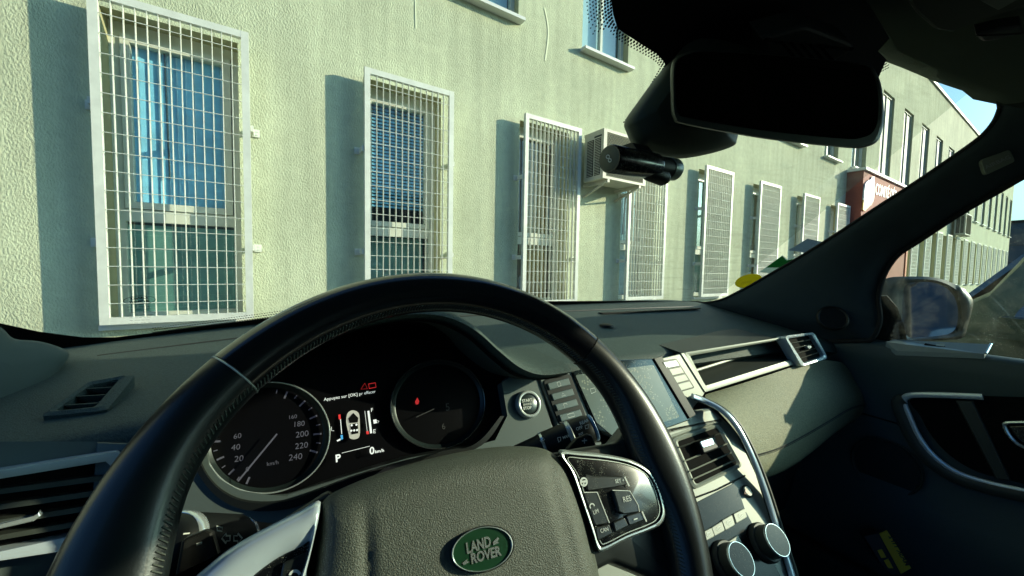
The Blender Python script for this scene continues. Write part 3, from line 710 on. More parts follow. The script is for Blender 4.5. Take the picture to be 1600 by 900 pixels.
# ---- dashboard top
def dash_z(x, y):
    t = max(0, min(1, (y-.50)/.30)); z = -.157+.062*t
    z -= .036*max(0, (.17-x)/.45)**1.2*t
    return z+.006*math.sin(min(1, max(0, (x+.3)/1.45))*math.pi)-.012*max(0, (x-.95)/.2)**2
rows = []
ys = [.478, .484, .490, .50, .515, .53, .56, .60, .64, .68, .72, .76, .79, .83]
X = [LEFTX-.02+(1.18-LEFTX+.02)*i/60 for i in range(61)]
for i, y in enumerate(ys):
    row = []
    for x in X:
        yy = y-.022*math.exp(-((x-1.15)/.14)**2)
        z = dash_z(x, y)
        if i < 4: z -= (.028, .012, .004, .0005)[i]
        if x < -.12: yy -= .05*((-.12-x)/.2)**1.0*(1-(y-.478)/.35)
        row.append(V((x, yy, z)))
    rows.append(row)
rows.insert(0, [p+V((0, .04, -.03)) for p in rows[0]])
d_ = MB(); d_.grid(rows); dash = d_.build('dashboard', dashm, car, True, 60, solid=0)
# panel line and small sensor on top
ln = MB(); ln.tube([V((x, .735, dash_z(x, .735)+.0005)) for x in [LEFTX+.05+i*.06 for i in range(24)]], .0016, 6); ln.build('defrost_seam', darkp, dash, True)
ln = MB(); ln.cyl((.57, .63, dash_z(.57, .63)), (0, 0, 1), .016, .006, 20, [(0, 1), (.7, .9), (1, .4)]); ln.build('light_sensor', blackp, dash, True)
ln = MB(); ln.box2((.62, .70, dash_z(.7, .72)-.002), (.98, .715, dash_z(.7, .72)+.0006)); ln.build('defrost_outlet', blackp, dash)

# ---- side defrost vent on the left
DT = PL(aY(145, 615, .54), (.10, -.22, 1)); DT.n = V((.05, -.30, 1)).normalized(); DT.v = (V((0, 1, 0))-DT.n*DT.n.y).normalized(); DT.u = DT.v.cross(DT.n)
DT.p = V((-.17, .53, dash_z(-.17, .53)+.006))
vo = rnd_poly([V((x, y, 0)) for x, y in ((62, 651), (137, 597), (213, 584), (168, 640), (150, 643))], .12, 3)
vi = [V((x, y, 0)) for x, y in ((86, 642), (140, 602), (187, 592), (152, 632), (146, 636))]
vi = rnd_poly(vi, .12, 3)
fr = MB(); fr.frame([DT.at(p.x, p.y) for p in vo], [DT.at(p.x, p.y) for p in vi], -DT.n*.012, .002); DV = fr.build('defrost_vent', dashm, dash, True, 30)
pk = MB(); pk.add([DT.at(p.x, p.y, -.010) for p in vi], [tuple(range(len(vi)))]); pk.build('vent_recess', hollow, dash)
for a, b in (((92, 634), (152, 630)), ((112, 620), (164, 617)), ((132, 608), (175, 605)), ((155, 598), (183, 596))):
    s_ = MB(); A, B = DT.at(*a, -.001), DT.at(*b, -.001); dd = V((0, .006, -.009)); e_ = V((0, .0022, 0))
    s_.add([A, B, B+dd, A+dd, A+e_, B+e_, B+dd+e_, A+dd+e_], [(0, 1, 2, 3), (4, 7, 6, 5), (0, 4, 5, 1), (3, 2, 6, 7)]); s_.build('vent_slat', dashm, dash)

# ---- instrument binnacle hood
LY = .405
lip = [(272, 730), (292, 662), (340, 604), (415, 556), (500, 521), (560, 501), (610, 490), (660, 486), (705, 493), (745, 514), (780, 545), (815, 572), (850, 582), (893, 577)]
lipP = catmull([aY(x, y, LY) for x, y in lip], 5, False)
def hood_row(dy, dzk, inset=0, dn=0):
    out = []
    for p in lipP:
        y = p.y+dy
        zt = p.z if dzk == 0 else p.z*(1-dzk)+min(p.z, dash_z(p.x, .6)-.012)*dzk
        cx = .05; out.append(V((p.x-(p.x-cx)*inset, y, zt-dn)))
    return out
rows = [hood_row(.10, 0, .10, .026), hood_row(.03, 0, .07, .015), hood_row(.006, 0, .03, .009), hood_row(-.001, 0, .0, .003), hood_row(.003, 0, 0, -.001), hood_row(.02, 0, 0, -.004), hood_row(.06, .12, 0, -.006), hood_row(.13, .5, -.08, -.004), hood_row(.20, .95, -.15, 0), hood_row(.26, 1, -.2, .006)]
h_ = MB(); h_.grid(rows); h_.build('binnacle_hood', dashm, dash, True, 70)
inn = MB(); inn.grid([hood_row(.004, 0, .035, .010), hood_row(.11, 0, .10, .030)]); inn.build('binnacle_lining', hollow, dash, True)

# ---- instrument cluster
GP = PL((.04, .465, -.155), (0, -math.cos(R_(24)), math.sin(R_(24))))
clu = plate('instrument_cluster', GP, [(335, 830), (300, 740), (330, 640), (390, 575), (480, 530), (600, 505), (700, 505), (780, 560), (800, 640), (790, 720), (700, 800)], screenm, car, -.004, .02)
clu.data.materials[0] = mat('cluster_black', (.003, .003, .004), .3, 0, .25)
def ellip(cx, cy, rx, ry, rot, a0=0, a1=360, n=72):
    c, s = math.cos(R_(rot)), math.sin(R_(rot)); out = []
    for i in range(n+1):
        a = R_(a0+(a1-a0)*i/n); x = rx*math.cos(a); y = ry*math.sin(a); out.append((cx+x*c-y*s, cy+x*s+y*c))
    return out
for cx, cy, rx, ry, rot in ((417, 684, 99, 86, -16), (684, 632, 74, 69, -18)):
    P = ellip(cx, cy, rx, ry, rot, n=71)[:-1] if False else ellip(cx, cy, rx, ry, rot)[:-1]
    b = MB(); b.tube([GP.at(x, y, .004) for x, y in P], .0008, 8, True); ring = b.build('gauge_ring', chrome if cx < 500 else mat('dark_chrome', (.16, .18, .18), .25, .9), clu, True)
    b = MB(); b.grid([[GP.at(cx+(x-cx)*k, cy+(y-cy)*k, o_) for x, y in P] for k, o_ in ((1.0, .004), (.97, .0005), (.9, -.002))], True); b.build('gauge_bowl', mat('gauge_bowl_dark', (.02, .03, .03), .3, .3), ring, True)
nd = MB(); nd.strip([GP.at(372, 752, .003), GP.at(433, 678, .003)], GP.n, .0016, .001); nd.build('needle', lit_d, clu)
nd = MB(); nd.strip([GP.at(650, 652, .003), GP.at(678, 639, .003)], GP.n, .0010, .001); nd.build('needle', mat('lit_faint', (.03, .03, .03), .5, emit=(.3, .4, .4, .012)), clu)
tm = MB()
for s_, a, b in (('20', (366, 722), (380, 720)), ('40', (361, 704), (375, 702)), ('60', (365, 686), (377, 684)), ('180', (460, 667), (476, 665)), ('200', (462, 684), (482, 681)), ('220', (461, 702), (481, 699)), ('240', (451, 720), (472, 717)), ('160', (452, 655), (464, 653)), ('km/h', (417, 728), (435, 725)), ('0', (384, 737), (389, 736)), ): text(tm, s_, GP, a, b, -.0035)
tm.build('dial_numbers', lit_d, clu)
tm = MB(); text(tm, '5', GP, (697, 642), (703, 641), -.0035); text(tm, '6', GP, (691, 671), (696, 670), -.0035); tm.build('dial_numbers', mat('lit_faint', (.03, .03, .03), .5, emit=(.3, .4, .4, .012)), clu)
tk = MB(); 
for i in range(25):
    a = R_(135+270*i/24); c, s = math.cos(a), math.sin(a)
    L0 = .80 if i % 2 else .74
    A = ellip(417, 684, 99*.87, 86*.87, -16, math.degrees(a)-9, math.degrees(a)-9, 1)[0]; B = ellip(417, 684, 99*L0, 86*L0, -16, math.degrees(a)-9, math.degrees(a)-9, 1)[0]
    if 10 < i < 15: continue
    tk.strip([GP.at(*A, -.0036), GP.at(*B, -.0036)], GP.n, .0010 if i % 2 else .0018, 0)
tag(tk.build('dial_ticks', lit_d, clu), kind='stuff')
tm = MB(); text(tm, 'Appuyez sur [OK] pr effacer', GP, (506, 626.5), (587, 613.5), .003, 1.0, .0); text(tm, 'P', GP, (525, 722), (533, 720), .003, 1.0, .03); text(tm, '0', GP, (577.5, 710), (585, 708.8), .003, 1.0, .02)
text(tm, 'km/h', GP, (586, 708), (600, 705.6), .003, .9, .02); text(tm, 'F', GP, (580, 643.5), (583, 643), .003); text(tm, 'E', GP, (583.5, 677), (587, 676.5), .003)
tm.strip([GP.at(534, 708, .003), GP.at(578, 697, .003)], GP.n, .0004, 0)
tm.strip([GP.at(*p, .003) for p in ((532, 655), (534, 678))], GP.n, .0007, 0); tm.strip([GP.at(*p, .003) for p in ((575.5, 642), (580, 677))], GP.n, .0022, 0)
tm.strip([GP.at(*p, .003) for p in ((570, 642), (574, 676))], GP.n, .0004, 0)
tm.prism([GP.at(x, y, .003) for x, y in ((583, 656), (588, 655), (589, 661), (584, 662))], GP.n*.0002)
tm.strip([GP.at(*p, .003) for p in ((589, 657), (592, 658), (590, 661))], GP.n, .0004, 0)
tm.prism([GP.at(x, y, .003) for x, y in ((526, 688), (532, 685), (532, 688), (527, 690))], GP.n*.0002); tm.strip([GP.at(*p, .003) for p in ((518, 667), (518, 673), (522, 673))], GP.n, .0004, 0)
tm.build('display_text', lit_w, clu)
ci = MB(); P = catmull([GP.at(x, y, .002) for x, y in ((541, 660), (543, 646), (551, 641), (560, 645), (562, 656), (562, 680), (556, 686), (547, 685), (545, 678))], 4); ci.add(P, [tuple(range(len(P)))]); ci.build('car_pictogram', mat('picto_grey', (.3, .3, .27), .5, emit=(.8, .8, .65, .28)), clu)
ci = MB()
P = [GP.at(x, y, .0026) for x, y in ((544, 654), (552, 645), (560, 653), (559, 660), (546, 661))]; ci.add(P, [tuple(range(5))])
P = [GP.at(x, y, .0026) for x, y in ((547, 663), (559, 661), (560, 677), (549, 679))]; ci.add(P, [(0, 1, 2, 3)]); ci.build('pictogram_cabin', hollow, clu)
ci = MB()
for x, y in ((549.5, 664.5), (557, 663.5), (549, 673), (553.5, 672.5), (558, 672)): c = GP.at(x, y, .003); ci.add([c+(GP.u*math.cos(k)+GP.v*math.sin(k))*.0012 for k in range(6)], [tuple(range(6))])
ci.build('pictogram_seats', lit_w, clu)
rr = MB(); rr.strip([GP.at(*p, .003) for p in ((564, 608), (570, 598.5), (574, 607.5))], GP.n, .0005, 0, True); rr.strip([GP.at(*p, .003) for p in ((576, 600), (586.5, 598), (587.5, 605), (577, 607))], GP.n, .0009, 0, True)
rr.prism([GP.at(x, y, .003) for x, y in ((528.5, 648), (532, 647.5), (532.5, 655), (529.5, 655.5))], GP.n*.0002); rr.prism([GP.at(x, y, .003) for x, y in ((572, 674), (576, 673.5), (576.5, 678), (573, 678.5))], GP.n*.0002)
rr.prism([GP.at(x, y, .003) for x, y in ((652, 621), (655, 627), (653.5, 631.5), (650, 632), (648.5, 628))], GP.n*.0002); rr.build('warning_light', lit_r, clu)
bb = MB(); bb.prism([GP.at(x, y, .003) for x, y in ((532, 680), (535.5, 679.5), (536, 686), (533, 687))], GP.n*.0002); bb.build('coolant_light', lit_b, clu)

# ---- fascia around the instruments
FP = PL((0, .44, -.16), (0, -1, .5))
lower = plate('fascia_panel', FP, [(150, 690), (318, 700), (322, 728), (340, 752), (372, 770), (410, 776), (450, 772), (505, 755), (560, 738), (640, 715), (720, 700), (775, 690), (795, 650), (786, 598), (800, 585), (842, 586), (862, 660), (873, 692), (940, 690), (950, 1000), (560, 1300), (100, 1300)], greyp, dash, 0, .02, .002)
lb = MB(); q = [(300, 690), (304, 728), (330, 768), (366, 792), (408, 799), (455, 794), (505, 775), (560, 752), (640, 728), (720, 710), (760, 690), (788, 650)]
q2 = [(322, 700), (324, 724), (342, 750), (372, 768), (410, 774), (450, 770), (503, 752), (556, 735), (636, 712), (714, 697), (745, 682), (776, 650)]
lb.grid([[FP.at(x, y, .004) for x, y in catmull([V((a, b, 0)) for a, b in q], 4, False) for x, y in [(x, y)]] if False else [FP.at(p.x, p.y, .003) for p in catmull([V((a, b, 0)) for a, b in q], 4, False)], [FP.at(p.x, p.y, .004) for p in catmull([V((a*.5+c*.5, b*.5+d*.5, 0)) for (a, b), (c, d) in zip(q, q2)], 4, False)], [FP.at(p.x, p.y, -.012) for p in catmull([V((a, b, 0)) for a, b in q2], 4, False)]])
lb.build('cluster_surround', blackp, dash, True)
# start button
sb = MB(); sb.cyl(FP.at(824, 632, .0), FP.n, .0180, .007, 40, [(0, 1), (.5, 1), (.9, .96), (1, .88), (.9, .76), (.4, .72)], False); st = sb.build('start_button', silver, dash, True, 50)
sb = MB(); sb.cyl(FP.at(824, 632, .001), FP.n, .0130, .006, 32, [(0, 1), (.8, .95), (1, .8)]); sb.build('button_cap', mat('start_cap', (.03, .045, .045), .3, 0, .5, coat=.3), st, True, 50)
tm = MB(); text(tm, 'START', FP, (816, 629), (832, 626.5), .008, 1, .03); text(tm, 'ENGINE', FP, (818, 634), (831, 632), .008, 1, .02); text(tm, 'STOP', FP, (818, 640.5), (831, 638.5), .008, 1, .03); tm.build('button_text', paint_w, st)
# switch strip with four buttons
strip_q = [(848, 594), (891, 583), (917, 652), (874, 664)]
plate('switch_strip', FP, [(842, 589), (893, 580), (924, 655), (873, 672)], greyp, dash, .003, .01, .0015, .1)
plate('switch_strip', FP, strip_q, blackp, dash, .0045, .01, .001, .15)
ic = [[(.42, .2), (.55, .2), (.55, .8), (.42, .8)], [(.4, .7), (.5, .3), (.6, .7)], [(.35, .75), (.35, .25), (.5, .25), (.5, .5)], [(.35, .25), (.65, .25), (.65, .75), (.35, .75)]]
for i in range(4):
    v0, v1 = .09+i*.235, .09+i*.235+.15
    q = [quad_lerp(strip_q, *uv) for uv in ((.12, v0), (.88, v0), (.88, v1), (.12, v1))]
    b_ = plate('switch_button', FP, q, mat('button_teal', (.10, .14, .14), .35, .1, .5), dash, .0065, .006, .0008, .08)
    t_ = MB(); t_.strip([FP.at(*quad_lerp(q, *uv), .0067) for uv in ic[i]], FP.n, .0006, .0002, i != 2); t_.build('button_icon', paint_w, b_)

# ---- touchscreen
scr = plate('touchscreen', FP, [(894, 580), (965, 562), (1026, 560), (1082, 655), (985, 690), (935, 672)], screenm, dash, .006, .014, .0015, .05)
plate('screen_glass', FP, [(899, 586), (1021, 570), (1062, 652), (960, 683), (932, 660)], scrlit, scr, .0068, .004, 0, .04)
t_ = MB(); t_.strip([FP.at(*p, .0072) for p in ((922, 608), (929, 606), (931, 612), (924, 615))], FP.n, .0006, .0002, True); t_.build('screen_icon', paint_w, scr)
plate('screen_surround', FP, [(1022, 560), (1034, 556), (1088, 648), (1078, 654)], blackp, dash, .009, .014, .001)

# ---- centre stack, leaning towards the seats
SP = PL((.5, .395, -.25), (0, -1, .9))
stack = plate('centre_stack', SP, [(948, 700), (1000, 672), (1074, 655), (1083, 640), (1110, 636), (1150, 672), (1182, 740), (1232, 900), (1300, 1100), (900, 1250), (930, 880)], silverp, car, 0, .05, .003, .06)
plate('silver_bar', SP, [(985, 684), (1040, 662), (1080, 642), (1108, 637), (1132, 658), (1085, 672), (1010, 700)], silverp, stack, .006, .02, .005, .1)
SB = PL((.66, .43, -.21), (.10, -1, .42))
pan = plate('switch_panel', SB, [(1029, 561), (1063, 553), (1102, 612), (1099, 618), (1077, 645), (1070, 643)], silverp, stack, .004, .012, .001, .08)
pq = [(1033, 564), (1057, 560), (1086, 606), (1062, 613)]
plate('switch_inset', SB, pq, blackp, stack, .005, .004, .0006, .12)
for i in range(4):
    v0, v1 = .04+i*.24, .04+i*.24+.21
    plate('switch_button', SB, [quad_lerp(pq, *uv) for uv in ((.07, v0), (.93, v0), (.93, v1), (.07, v1))], mat('button_teal', (0, 0, 0)) if i == 0 else silverp, stack, .0068, .004, .0008, .12)
plate('stack_trim', SB, [(1064, 552), (1069, 551), (1106, 607), (1102, 613)], silverp, stack, .006, .01, .001)
# air vent of the stack
vq = [(1058, 690), (1120, 668), (1152, 725), (1087, 757)]
b = MB(); b.frame(pxs(SP, [(1048, 686), (1124, 660), (1162, 728), (1084, 766)], .002, .12), pxs(SP, vq, .001, .08), -SP.n*.01, .002); b.build('air_vent', silverp, stack, True, 35)
plate('vent_recess', SP, vq, hollow, stack, .0012, .02)
for k, (a, b_) in enumerate((((1061, 700), (1126, 678)), ((1069, 722), (1137, 694)), ((1077, 738), (1143, 708)), ((1083, 750), (1149, 720)))):
    s_ = MB(); A, B = SP.at(*a, .004), SP.at(*b_, .004); e = SP.n*.012; g_ = V((0, 0, .0025))
    s_.add([A, B, B-e, A-e, A+g_, B+g_, B-e+g_, A-e+g_], [(0, 1, 2, 3), (4, 7, 6, 5), (0, 4, 5, 1)]); s_.build('vent_slat', silverp if k > 0 else darkp, stack)
plate('vent_tab', SP, [(1092, 688), (1117, 680), (1124, 700), (1100, 709)], blackp, stack, .012, .012, .002, .15)
plate('vent_tab_chrome', SP, [(1094, 690), (1113, 684), (1117, 694), (1099, 700)], chrome, stack, .0135, .002, .0006, .2)
ln = MB(); ln.tube([SP.at(x, y, .001) for x, y in ((1085, 778), (1120, 765), (1164, 743))], .0012, 5); ln.build('panel_seam', blackp, stack)
plate('climate_display', SP, [(1088, 785), (1150, 753), (1164, 795), (1100, 836)], dustyb, stack, .001, .004, .0005)
plate('control_panel', SP, [(1098, 842), (1166, 800), (1220, 900), (1250, 1000), (1120, 1050)], dustyb, stack, .001, .004, .0005)
for q in ([(1097, 832), (1112, 824), (1117, 838), (1102, 846)], [(1112, 824), (1128, 814), (1133, 829), (1117, 838)], [(1128, 813), (1144, 804), (1149, 820), (1134, 829)], [(1146, 803), (1163, 794), (1168, 808), (1151, 818)], [(1138, 846), (1154, 836), (1160, 849), (1144, 858)], [(1158, 880), (1170, 872), (1176, 885), (1164, 893)]):
    b_ = plate('climate_button', SP, q, silverp, stack, .004, .005, .0008, .12); cx = sum(p[0] for p in q)/4; cy = sum(p[1] for p in q)/4
    t_ = MB(); t_.strip([SP.at(cx+x, cy+y, .0043) for x, y in ((-3, 1), (-2, -2), (3, -4), (4, -1), (0, 3))], SP.n, .0006, .0001, True); t_.build('button_icon', paint_w, b_)
for cx, cy, r in ((1192, 848, .0215), (1136, 878, .0215)):
    c = SP.at(cx, cy, 0); b = MB(); b.cyl(c, SP.n, r*1.12, .008, 40, [(0, 1), (.6, 1), (1, .93)]); kb = b.build('climate_knob', darkp, stack, True, 50)
    b = MB(); b.cyl(c+SP.n*.008, SP.n, r*.93, .016, 48, [(0, 1), (.1, 1.0), (.75, .95), (.88, .94)]); b.build('knob_grip', darkp, kb, True, 50)
    b = MB(); b.cyl(c+SP.n*.0215, SP.n, r*.90, .003, 48, [(0, 1), (.5, 1), (1, .97), (1, .94), (.6, .92), (.1, .91)], False); b.build('knob_ring', chrome, kb, True, 50)
    b = MB(); b.cyl(c+SP.n*.0222, SP.n, r*.84, .0025, 40, [(0, 1), (1, 1)]); b.build('knob_face', dustyb, kb, True, 50)
    t_ = MB()
hz = MB(); hz.cyl(SP.at(1167, 768, 0), SP.n, .0088, .004, 32, [(0, 1), (.7, 1), (1, .85)]); hb_ = hz.build('hazard_button', darkp, stack, True, 50)
hz = MB(); hz.cyl(SP.at(1167, 768, .003), SP.n, .0070, .003, 32, [(0, 1), (1, .9)]); hz.build('button_cap', silverp, hb_, True, 50)
t_ = MB(); t_.strip([SP.at(*p, .0065) for p in ((1163, 772), (1166, 763), (1171, 770))], SP.n, .0008, .0002, True); t_.build('hazard_triangle', mat('hazard_orange', (.5, .12, .03), .5), hb_)
# bright trim running down the stack
tr = catmull([SB.at(1082, 619, .012), SB.at(1102, 627, .018), SP.at(1129, 642, .032), SP.at(1151, 666, .032), SP.at(1173, 708, .026), SP.at(1194, 762, .014), SP.at(1213, 822, .004), SP.at(1236, 895, .004), SP.at(1262, 990, .004)], 5, False)
b = MB(); b.tube(tr, .0052, 10, flat=(SP.n, .6)); b.build('bright_trim', bright, stack, True)
b = MB(); b.tube([p+V((.010, .002, -.004)) for p in tr], .0055, 8); b.build('dark_trim', darkp, stack, True)

# ---- passenger side: tray, vent, padded lid
TP = PL((.64, .432, -.22), (.03, -1, .3)); TP.n = V((.03, -1, .3)).normalized(); TP.v = (V((0, 0, 1))-TP.n*TP.n.z).normalized(); TP.u = TP.v.cross(TP.n)
to = [(1070, 551), (1222, 527), (1254, 565), (1101, 613)]; ti = [(1078, 556), (1219, 531), (1242, 560), (1102, 603)]
b = MB(); b.frame(pxs(TP, to, .003, .04, 2), pxs(TP, ti, .001, .04, 2), -TP.n*.01, .001); b.build('tray_frame', silverp, dash, True, 30)
a, b1, c, d = [TP.at(*p) for p in ti]; bk = V((0, .10, .01)); m_ = MB()
m_.add([a, b1, c, d, a+bk, b1+bk, c+bk, d+bk], [(0, 1, 5, 4), (3, 2, 6, 7), (0, 3, 7, 4), (1, 2, 6, 5), (4, 5, 6, 7)]); m_.build('open_tray', darkp, dash)
m_ = MB(); p0, p1 = aY(1095, 592, .52), aY(1180, 570, .52); m_.tube([d+V((.02, .045, .012)), c+V((-.08, .045, .012))], .003, 6); m_.build('tray_rib', silverp, dash, True)
vq2 = [(1231, 529), (1268, 523), (1288, 556), (1256, 568)]
b = MB(); b.frame(pxs(TP, [(1226, 525), (1272, 519), (1294, 560), (1253, 573)], .014, .12), pxs(TP, vq2, .012, .08), -TP.n*.02, .001); b.build('air_vent', bright, dash, True, 35)
plate('vent_recess', TP, vq2, hollow, dash, .004, .01)
for k in range(1, 5):
    A = quad_lerp(vq2, 0, k/5); B = quad_lerp(vq2, 1, k/5); s_ = MB(); A, B = TP.at(*A, .010), TP.at(*B, .010); e = TP.n*.01; s_.add([A, B, B-e+V((0, 0, -.004)), A-e+V((0, 0, -.004)), A+V((0, 0, .0016)), B+V((0, 0, .0016))], [(0, 1, 2, 3), (0, 1, 5, 4)]); s_.build('vent_slat', darkp, dash)
plate('vent_tab', TP, [(1261, 541), (1267, 539.5), (1269, 543), (1263, 544.5)], chrome, dash, .014, .006, .0006)
def prow(pts, ys_): 
    n = len(pts); return catmull([aY(x, y, yy) for (x, y), yy in zip(pts, ys_)], 6, False)
def lin(a, b, n): return [a+(b-a)*i/(n-1) for i in range(n)]
R0 = prow([(1100, 617), (1150, 602), (1200, 586), (1250, 570), (1290, 563), (1318, 567)], [.432, .436, .44, .442, .442, .437])
R1 = prow([(1104, 624), (1156, 610), (1208, 596), (1260, 581), (1302, 576), (1334, 588)], [.418, .424, .43, .438, .437, .428])
R2 = prow([(1120, 640), (1170, 632), (1220, 618), (1270, 602), (1315, 596), (1344, 607)], [.392, .40, .408, .415, .418, .412])
R3 = prow([(1148, 670), (1192, 664), (1236, 650), (1280, 632), (1322, 616), (1349, 622)], [.368, .375, .382, .39, .398, .40])
R4 = prow([(1176, 712), (1216, 700), (1256, 680), (1294, 658), (1328, 638), (1351, 632)], [.348, .356, .366, .378, .390, .397])
R5 = prow([(1188, 735), (1222, 724), (1256, 706), (1288, 684), (1318, 660), (1347, 646)], [.342, .350, .362, .376, .390, .40])
R6 = prow([(1196, 757), (1222, 748), (1248, 733), (1274, 712), (1302, 688), (1336, 660)], [.344, .352, .364, .38, .396, .41])
R7 = [p+V((0, .08, -.03)) for p in R6]
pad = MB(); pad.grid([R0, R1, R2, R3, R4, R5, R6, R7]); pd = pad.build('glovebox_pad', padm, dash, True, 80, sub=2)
endc = MB(); endc.grid([[r[-1] for r in (R0, R1, R2, R3, R4, R5, R6, R7)], [r[-1]+V((.03, .05, 0)) for r in (R0, R1, R2, R3, R4, R5, R6, R7)], [r[-1]+V((.02, .25, 0)) for r in (R0, R1, R2, R3, R4, R5, R6, R7)]]); endc.build('dash_end', dashm, dash, True, 80)
for sh in (-.55, .45):
    sm = MB(); rr4 = [R4[i]+(R5[i]-R4[i])*.0+(R4[i]-R3[i])*0 for i in range(len(R4))]
    nrm = V((0, -.9, .2))
    pts = [p+V((0, -.0022, .0035*sh)) for p in catmull(rr4, 4, False)]
    for i in range(0, len(pts)-1): 
        a, b1 = pts[i], pts[i+1]; L_ = (b1-a).length; k = max(1, int(L_/.0045))
        for j in range(k): sm.tube([a.lerp(b1, (j+.15)/k), a.lerp(b1, (j+.85)/k)], .0008, 4)
    so = sm.build('stitching', threadm, dash); so['kind'] = 'stuff'
sm = MB(); sm.tube([p+V((0, -.0004, -.0004)) for p in catmull(R4, 4, False)], .0012, 5); sm.build('pad_seam', blackp, dash, True)
# lower glovebox and floor
m_ = MB(); a, b1 = R7[0], R7[-1]
m_.add([a+V((0, .0, 0)), b1, b1+V((0, .05, -.25)), a+V((0, .05, -.25))], [(0, 1, 2, 3)]); m_.build('lower_dash', doorm, dash)
m_ = MB(); m_.add([(LEFTX, -1.4, -.86), (1.2, -1.4, -.86), (1.2, .55, -.86), (LEFTX, .55, -.86), (LEFTX, .95, -.5), (1.2, .95, -.5), (1.2, .95, -.22), (LEFTX, .95, -.22)], [(0, 1, 2, 3), (3, 2, 5, 4), (4, 5, 6, 7)]); m_.build('cabin_floor', carpet, car)
m_ = MB(); m_.box2((.36, -.9, -.86), (.60, .20, -.50)); m_.box2((.34, .1, -.86), (.62, .42, -.46)); m_.build('centre_console', doorm, car)
m_ = MB(); m_.add([(LEFTX, .42, -.30), (.36, .42, -.30), (.36, .55, -.6), (LEFTX, .55, -.6)], [(0, 1, 2, 3)]); m_.build('knee_panel', darkp, dash)

# ---- left main air vent
LVP = PL((-.15, .42, -.2), (.28, -1, .25)); LVP.n = V((.28, -1, .25)).normalized(); LVP.v = (V((0, 0, 1))-LVP.n*LVP.n.z).normalized(); LVP.u = LVP.v.cross(LVP.n)
b = MB(); b.frame(pxs(LVP, [(-160, 762), (0, 735), (182, 706), (192, 712), (118, 858), (0, 876), (-160, 906)], .006), pxs(LVP, [(-155, 780), (0, 748), (165, 721), (175, 730), (112, 838), (0, 862), (-155, 890)], .004), -LVP.n*.02, .001); b.build('air_vent', bright, dash, True, 35)
plate('vent_recess', LVP, [(-155, 780), (0, 748), (165, 721), (175, 730), (112, 838), (0, 862), (-155, 890)], hollow, dash, -.012, .01)
for k in range(4):
    y0, y1, xr = ((792-20+k*26, 742+k*24, 168-14*k)); s_ = MB(); A, B = LVP.at(-150, y0+12, .0), LVP.at(xr, y1, .0); e = LVP.n*.014
    A2, B2 = LVP.at(-150, y0+20, .002), LVP.at(xr-6, y1+9, .002)
    s_.add([A, B, B2, A2, A-e, B-e, B2-e, A2-e], [(0, 1, 2, 3), (0, 4, 5, 1), (3, 2, 6, 7)]); s_.build('vent_slat', darkp, dash)
plate('vent_tab', LVP, [(-40, 828), (54, 808), (60, 800), (64, 806), (52, 815), (-40, 836)], chrome, dash, .008, .01, .001)
m_ = MB(); m_.add(pxs(LVP, [(-300, 690), (190, 690), (270, 700), (270, 820), (280, 1300), (-300, 1300)], -.014), [tuple(range(6))]); m_.build('fascia_panel', greyp, dash)

# ---- left door pillar trim in the corner
LP_ = PL((LEFTX+.01, .6, -.1), (1, -.35, .25)); LP_.n = V((1, -.35, .25)).normalized()
pt = catmull([V((x, y, 0)) for x, y in ((-140, 470), (-40, 492), (2, 512), (22, 529), (60, 533), (92, 542), (108, 553), (98, 572), (62, 612), (0, 652), (-140, 740))], 4)
m_ = MB(); rings = []
for k, o_ in ((1, -.03), (.985, -.008), (.93, .0), (.7, .004), (.3, .006)): rings.append([LP_.at(-20+(p.x+20)*k, 580+(p.y-580)*k, o_) for p in pt])
m_.grid(rings, True); m_.add(rings[-1], [tuple(range(len(pt)))]); m_.build('pillar_trim', pillar_l, car, True, 60)

# ---- right windscreen pillar
UP = [((1030, 475), 1.13, 1), ((1110, 472), 1.10, 1), ((1155, 455), 1.095, 1), ((1200, 430), 1.09, 1), ((1250, 401), 1.083, 1), ((1300, 370), 1.075, 1), ((1365, 327), 1.065, 1), ((1430, 285), 1.055, 1), ((1490, 244), 1.045, 1), ((1530, 215), 1.035, 1), ((1552, 190), 1.027, 1), ((1562, 166), 1.02, 1)]
LO = [((1290, 533), 1.185, 1), ((1345, 532), 1.19, 1), ((1362, 528), 1.19, 1), ((1374, 500), 1.19, 1), ((1371, 465), 1.188, 1), ((1380, 430), 1.185, 1), ((1400, 400), 1.18, 1), ((1432, 378), 1.175, 1), ((1500, 333), 1.165, 1), ((1560, 298), 1.155, 1), ((1600, 275), 1.145, 1), ((1680, 232), 1.12, 1)]
u_ = catmull([aX(*p, x) for p, x, _ in UP], 4, False); l_ = catmull([aX(*p, x) for p, x, _ in LO], 4, False)
rows = []
for i in range(len(u_)):
    a, b1 = u_[i], l_[i]; row = [a]
    for t in (.06, .2, .35, .5, .65, .8, .94): row.append(a.lerp(b1, t)+V((-.022, -.010, .006))*math.sin(math.pi*min(1, t*1.05))**.6)
    row += [b1, b1+V((.05, .015, 0))]; rows.append(row)
m_ = MB(); m_.grid(rows); pil = m_.build('windscreen_pillar', pillarm, car, True, 70)
sl = MB(); sl.tube([r_[-2]+V((-.004, -.003, .0)) for r_ in rows], .005, 8); sl.build('door_seal', rubber, pil, True)
sl = MB(); sl.tube([r_[0]+V((-.002, -.001, .0)) for r_ in rows], .003, 6); sl.build('glass_seal', rubber, pil, True)
AP = PL(aX(1560, 252, 1.07), (-1, -.62, .12)); AP.n = V((-1, -.5, -.05)).normalized(); AP.v = (V((0, 0, 1))-AP.n*AP.n.z).normalized(); AP.u = AP.v.cross(AP.n)
tagp = plate('airbag_label', AP, [(1532, 250), (1578, 233), (1587, 252), (1540, 274)], mat('label_grey', (.13, .15, .12), .6), pil, .006, .012, .001, .25)
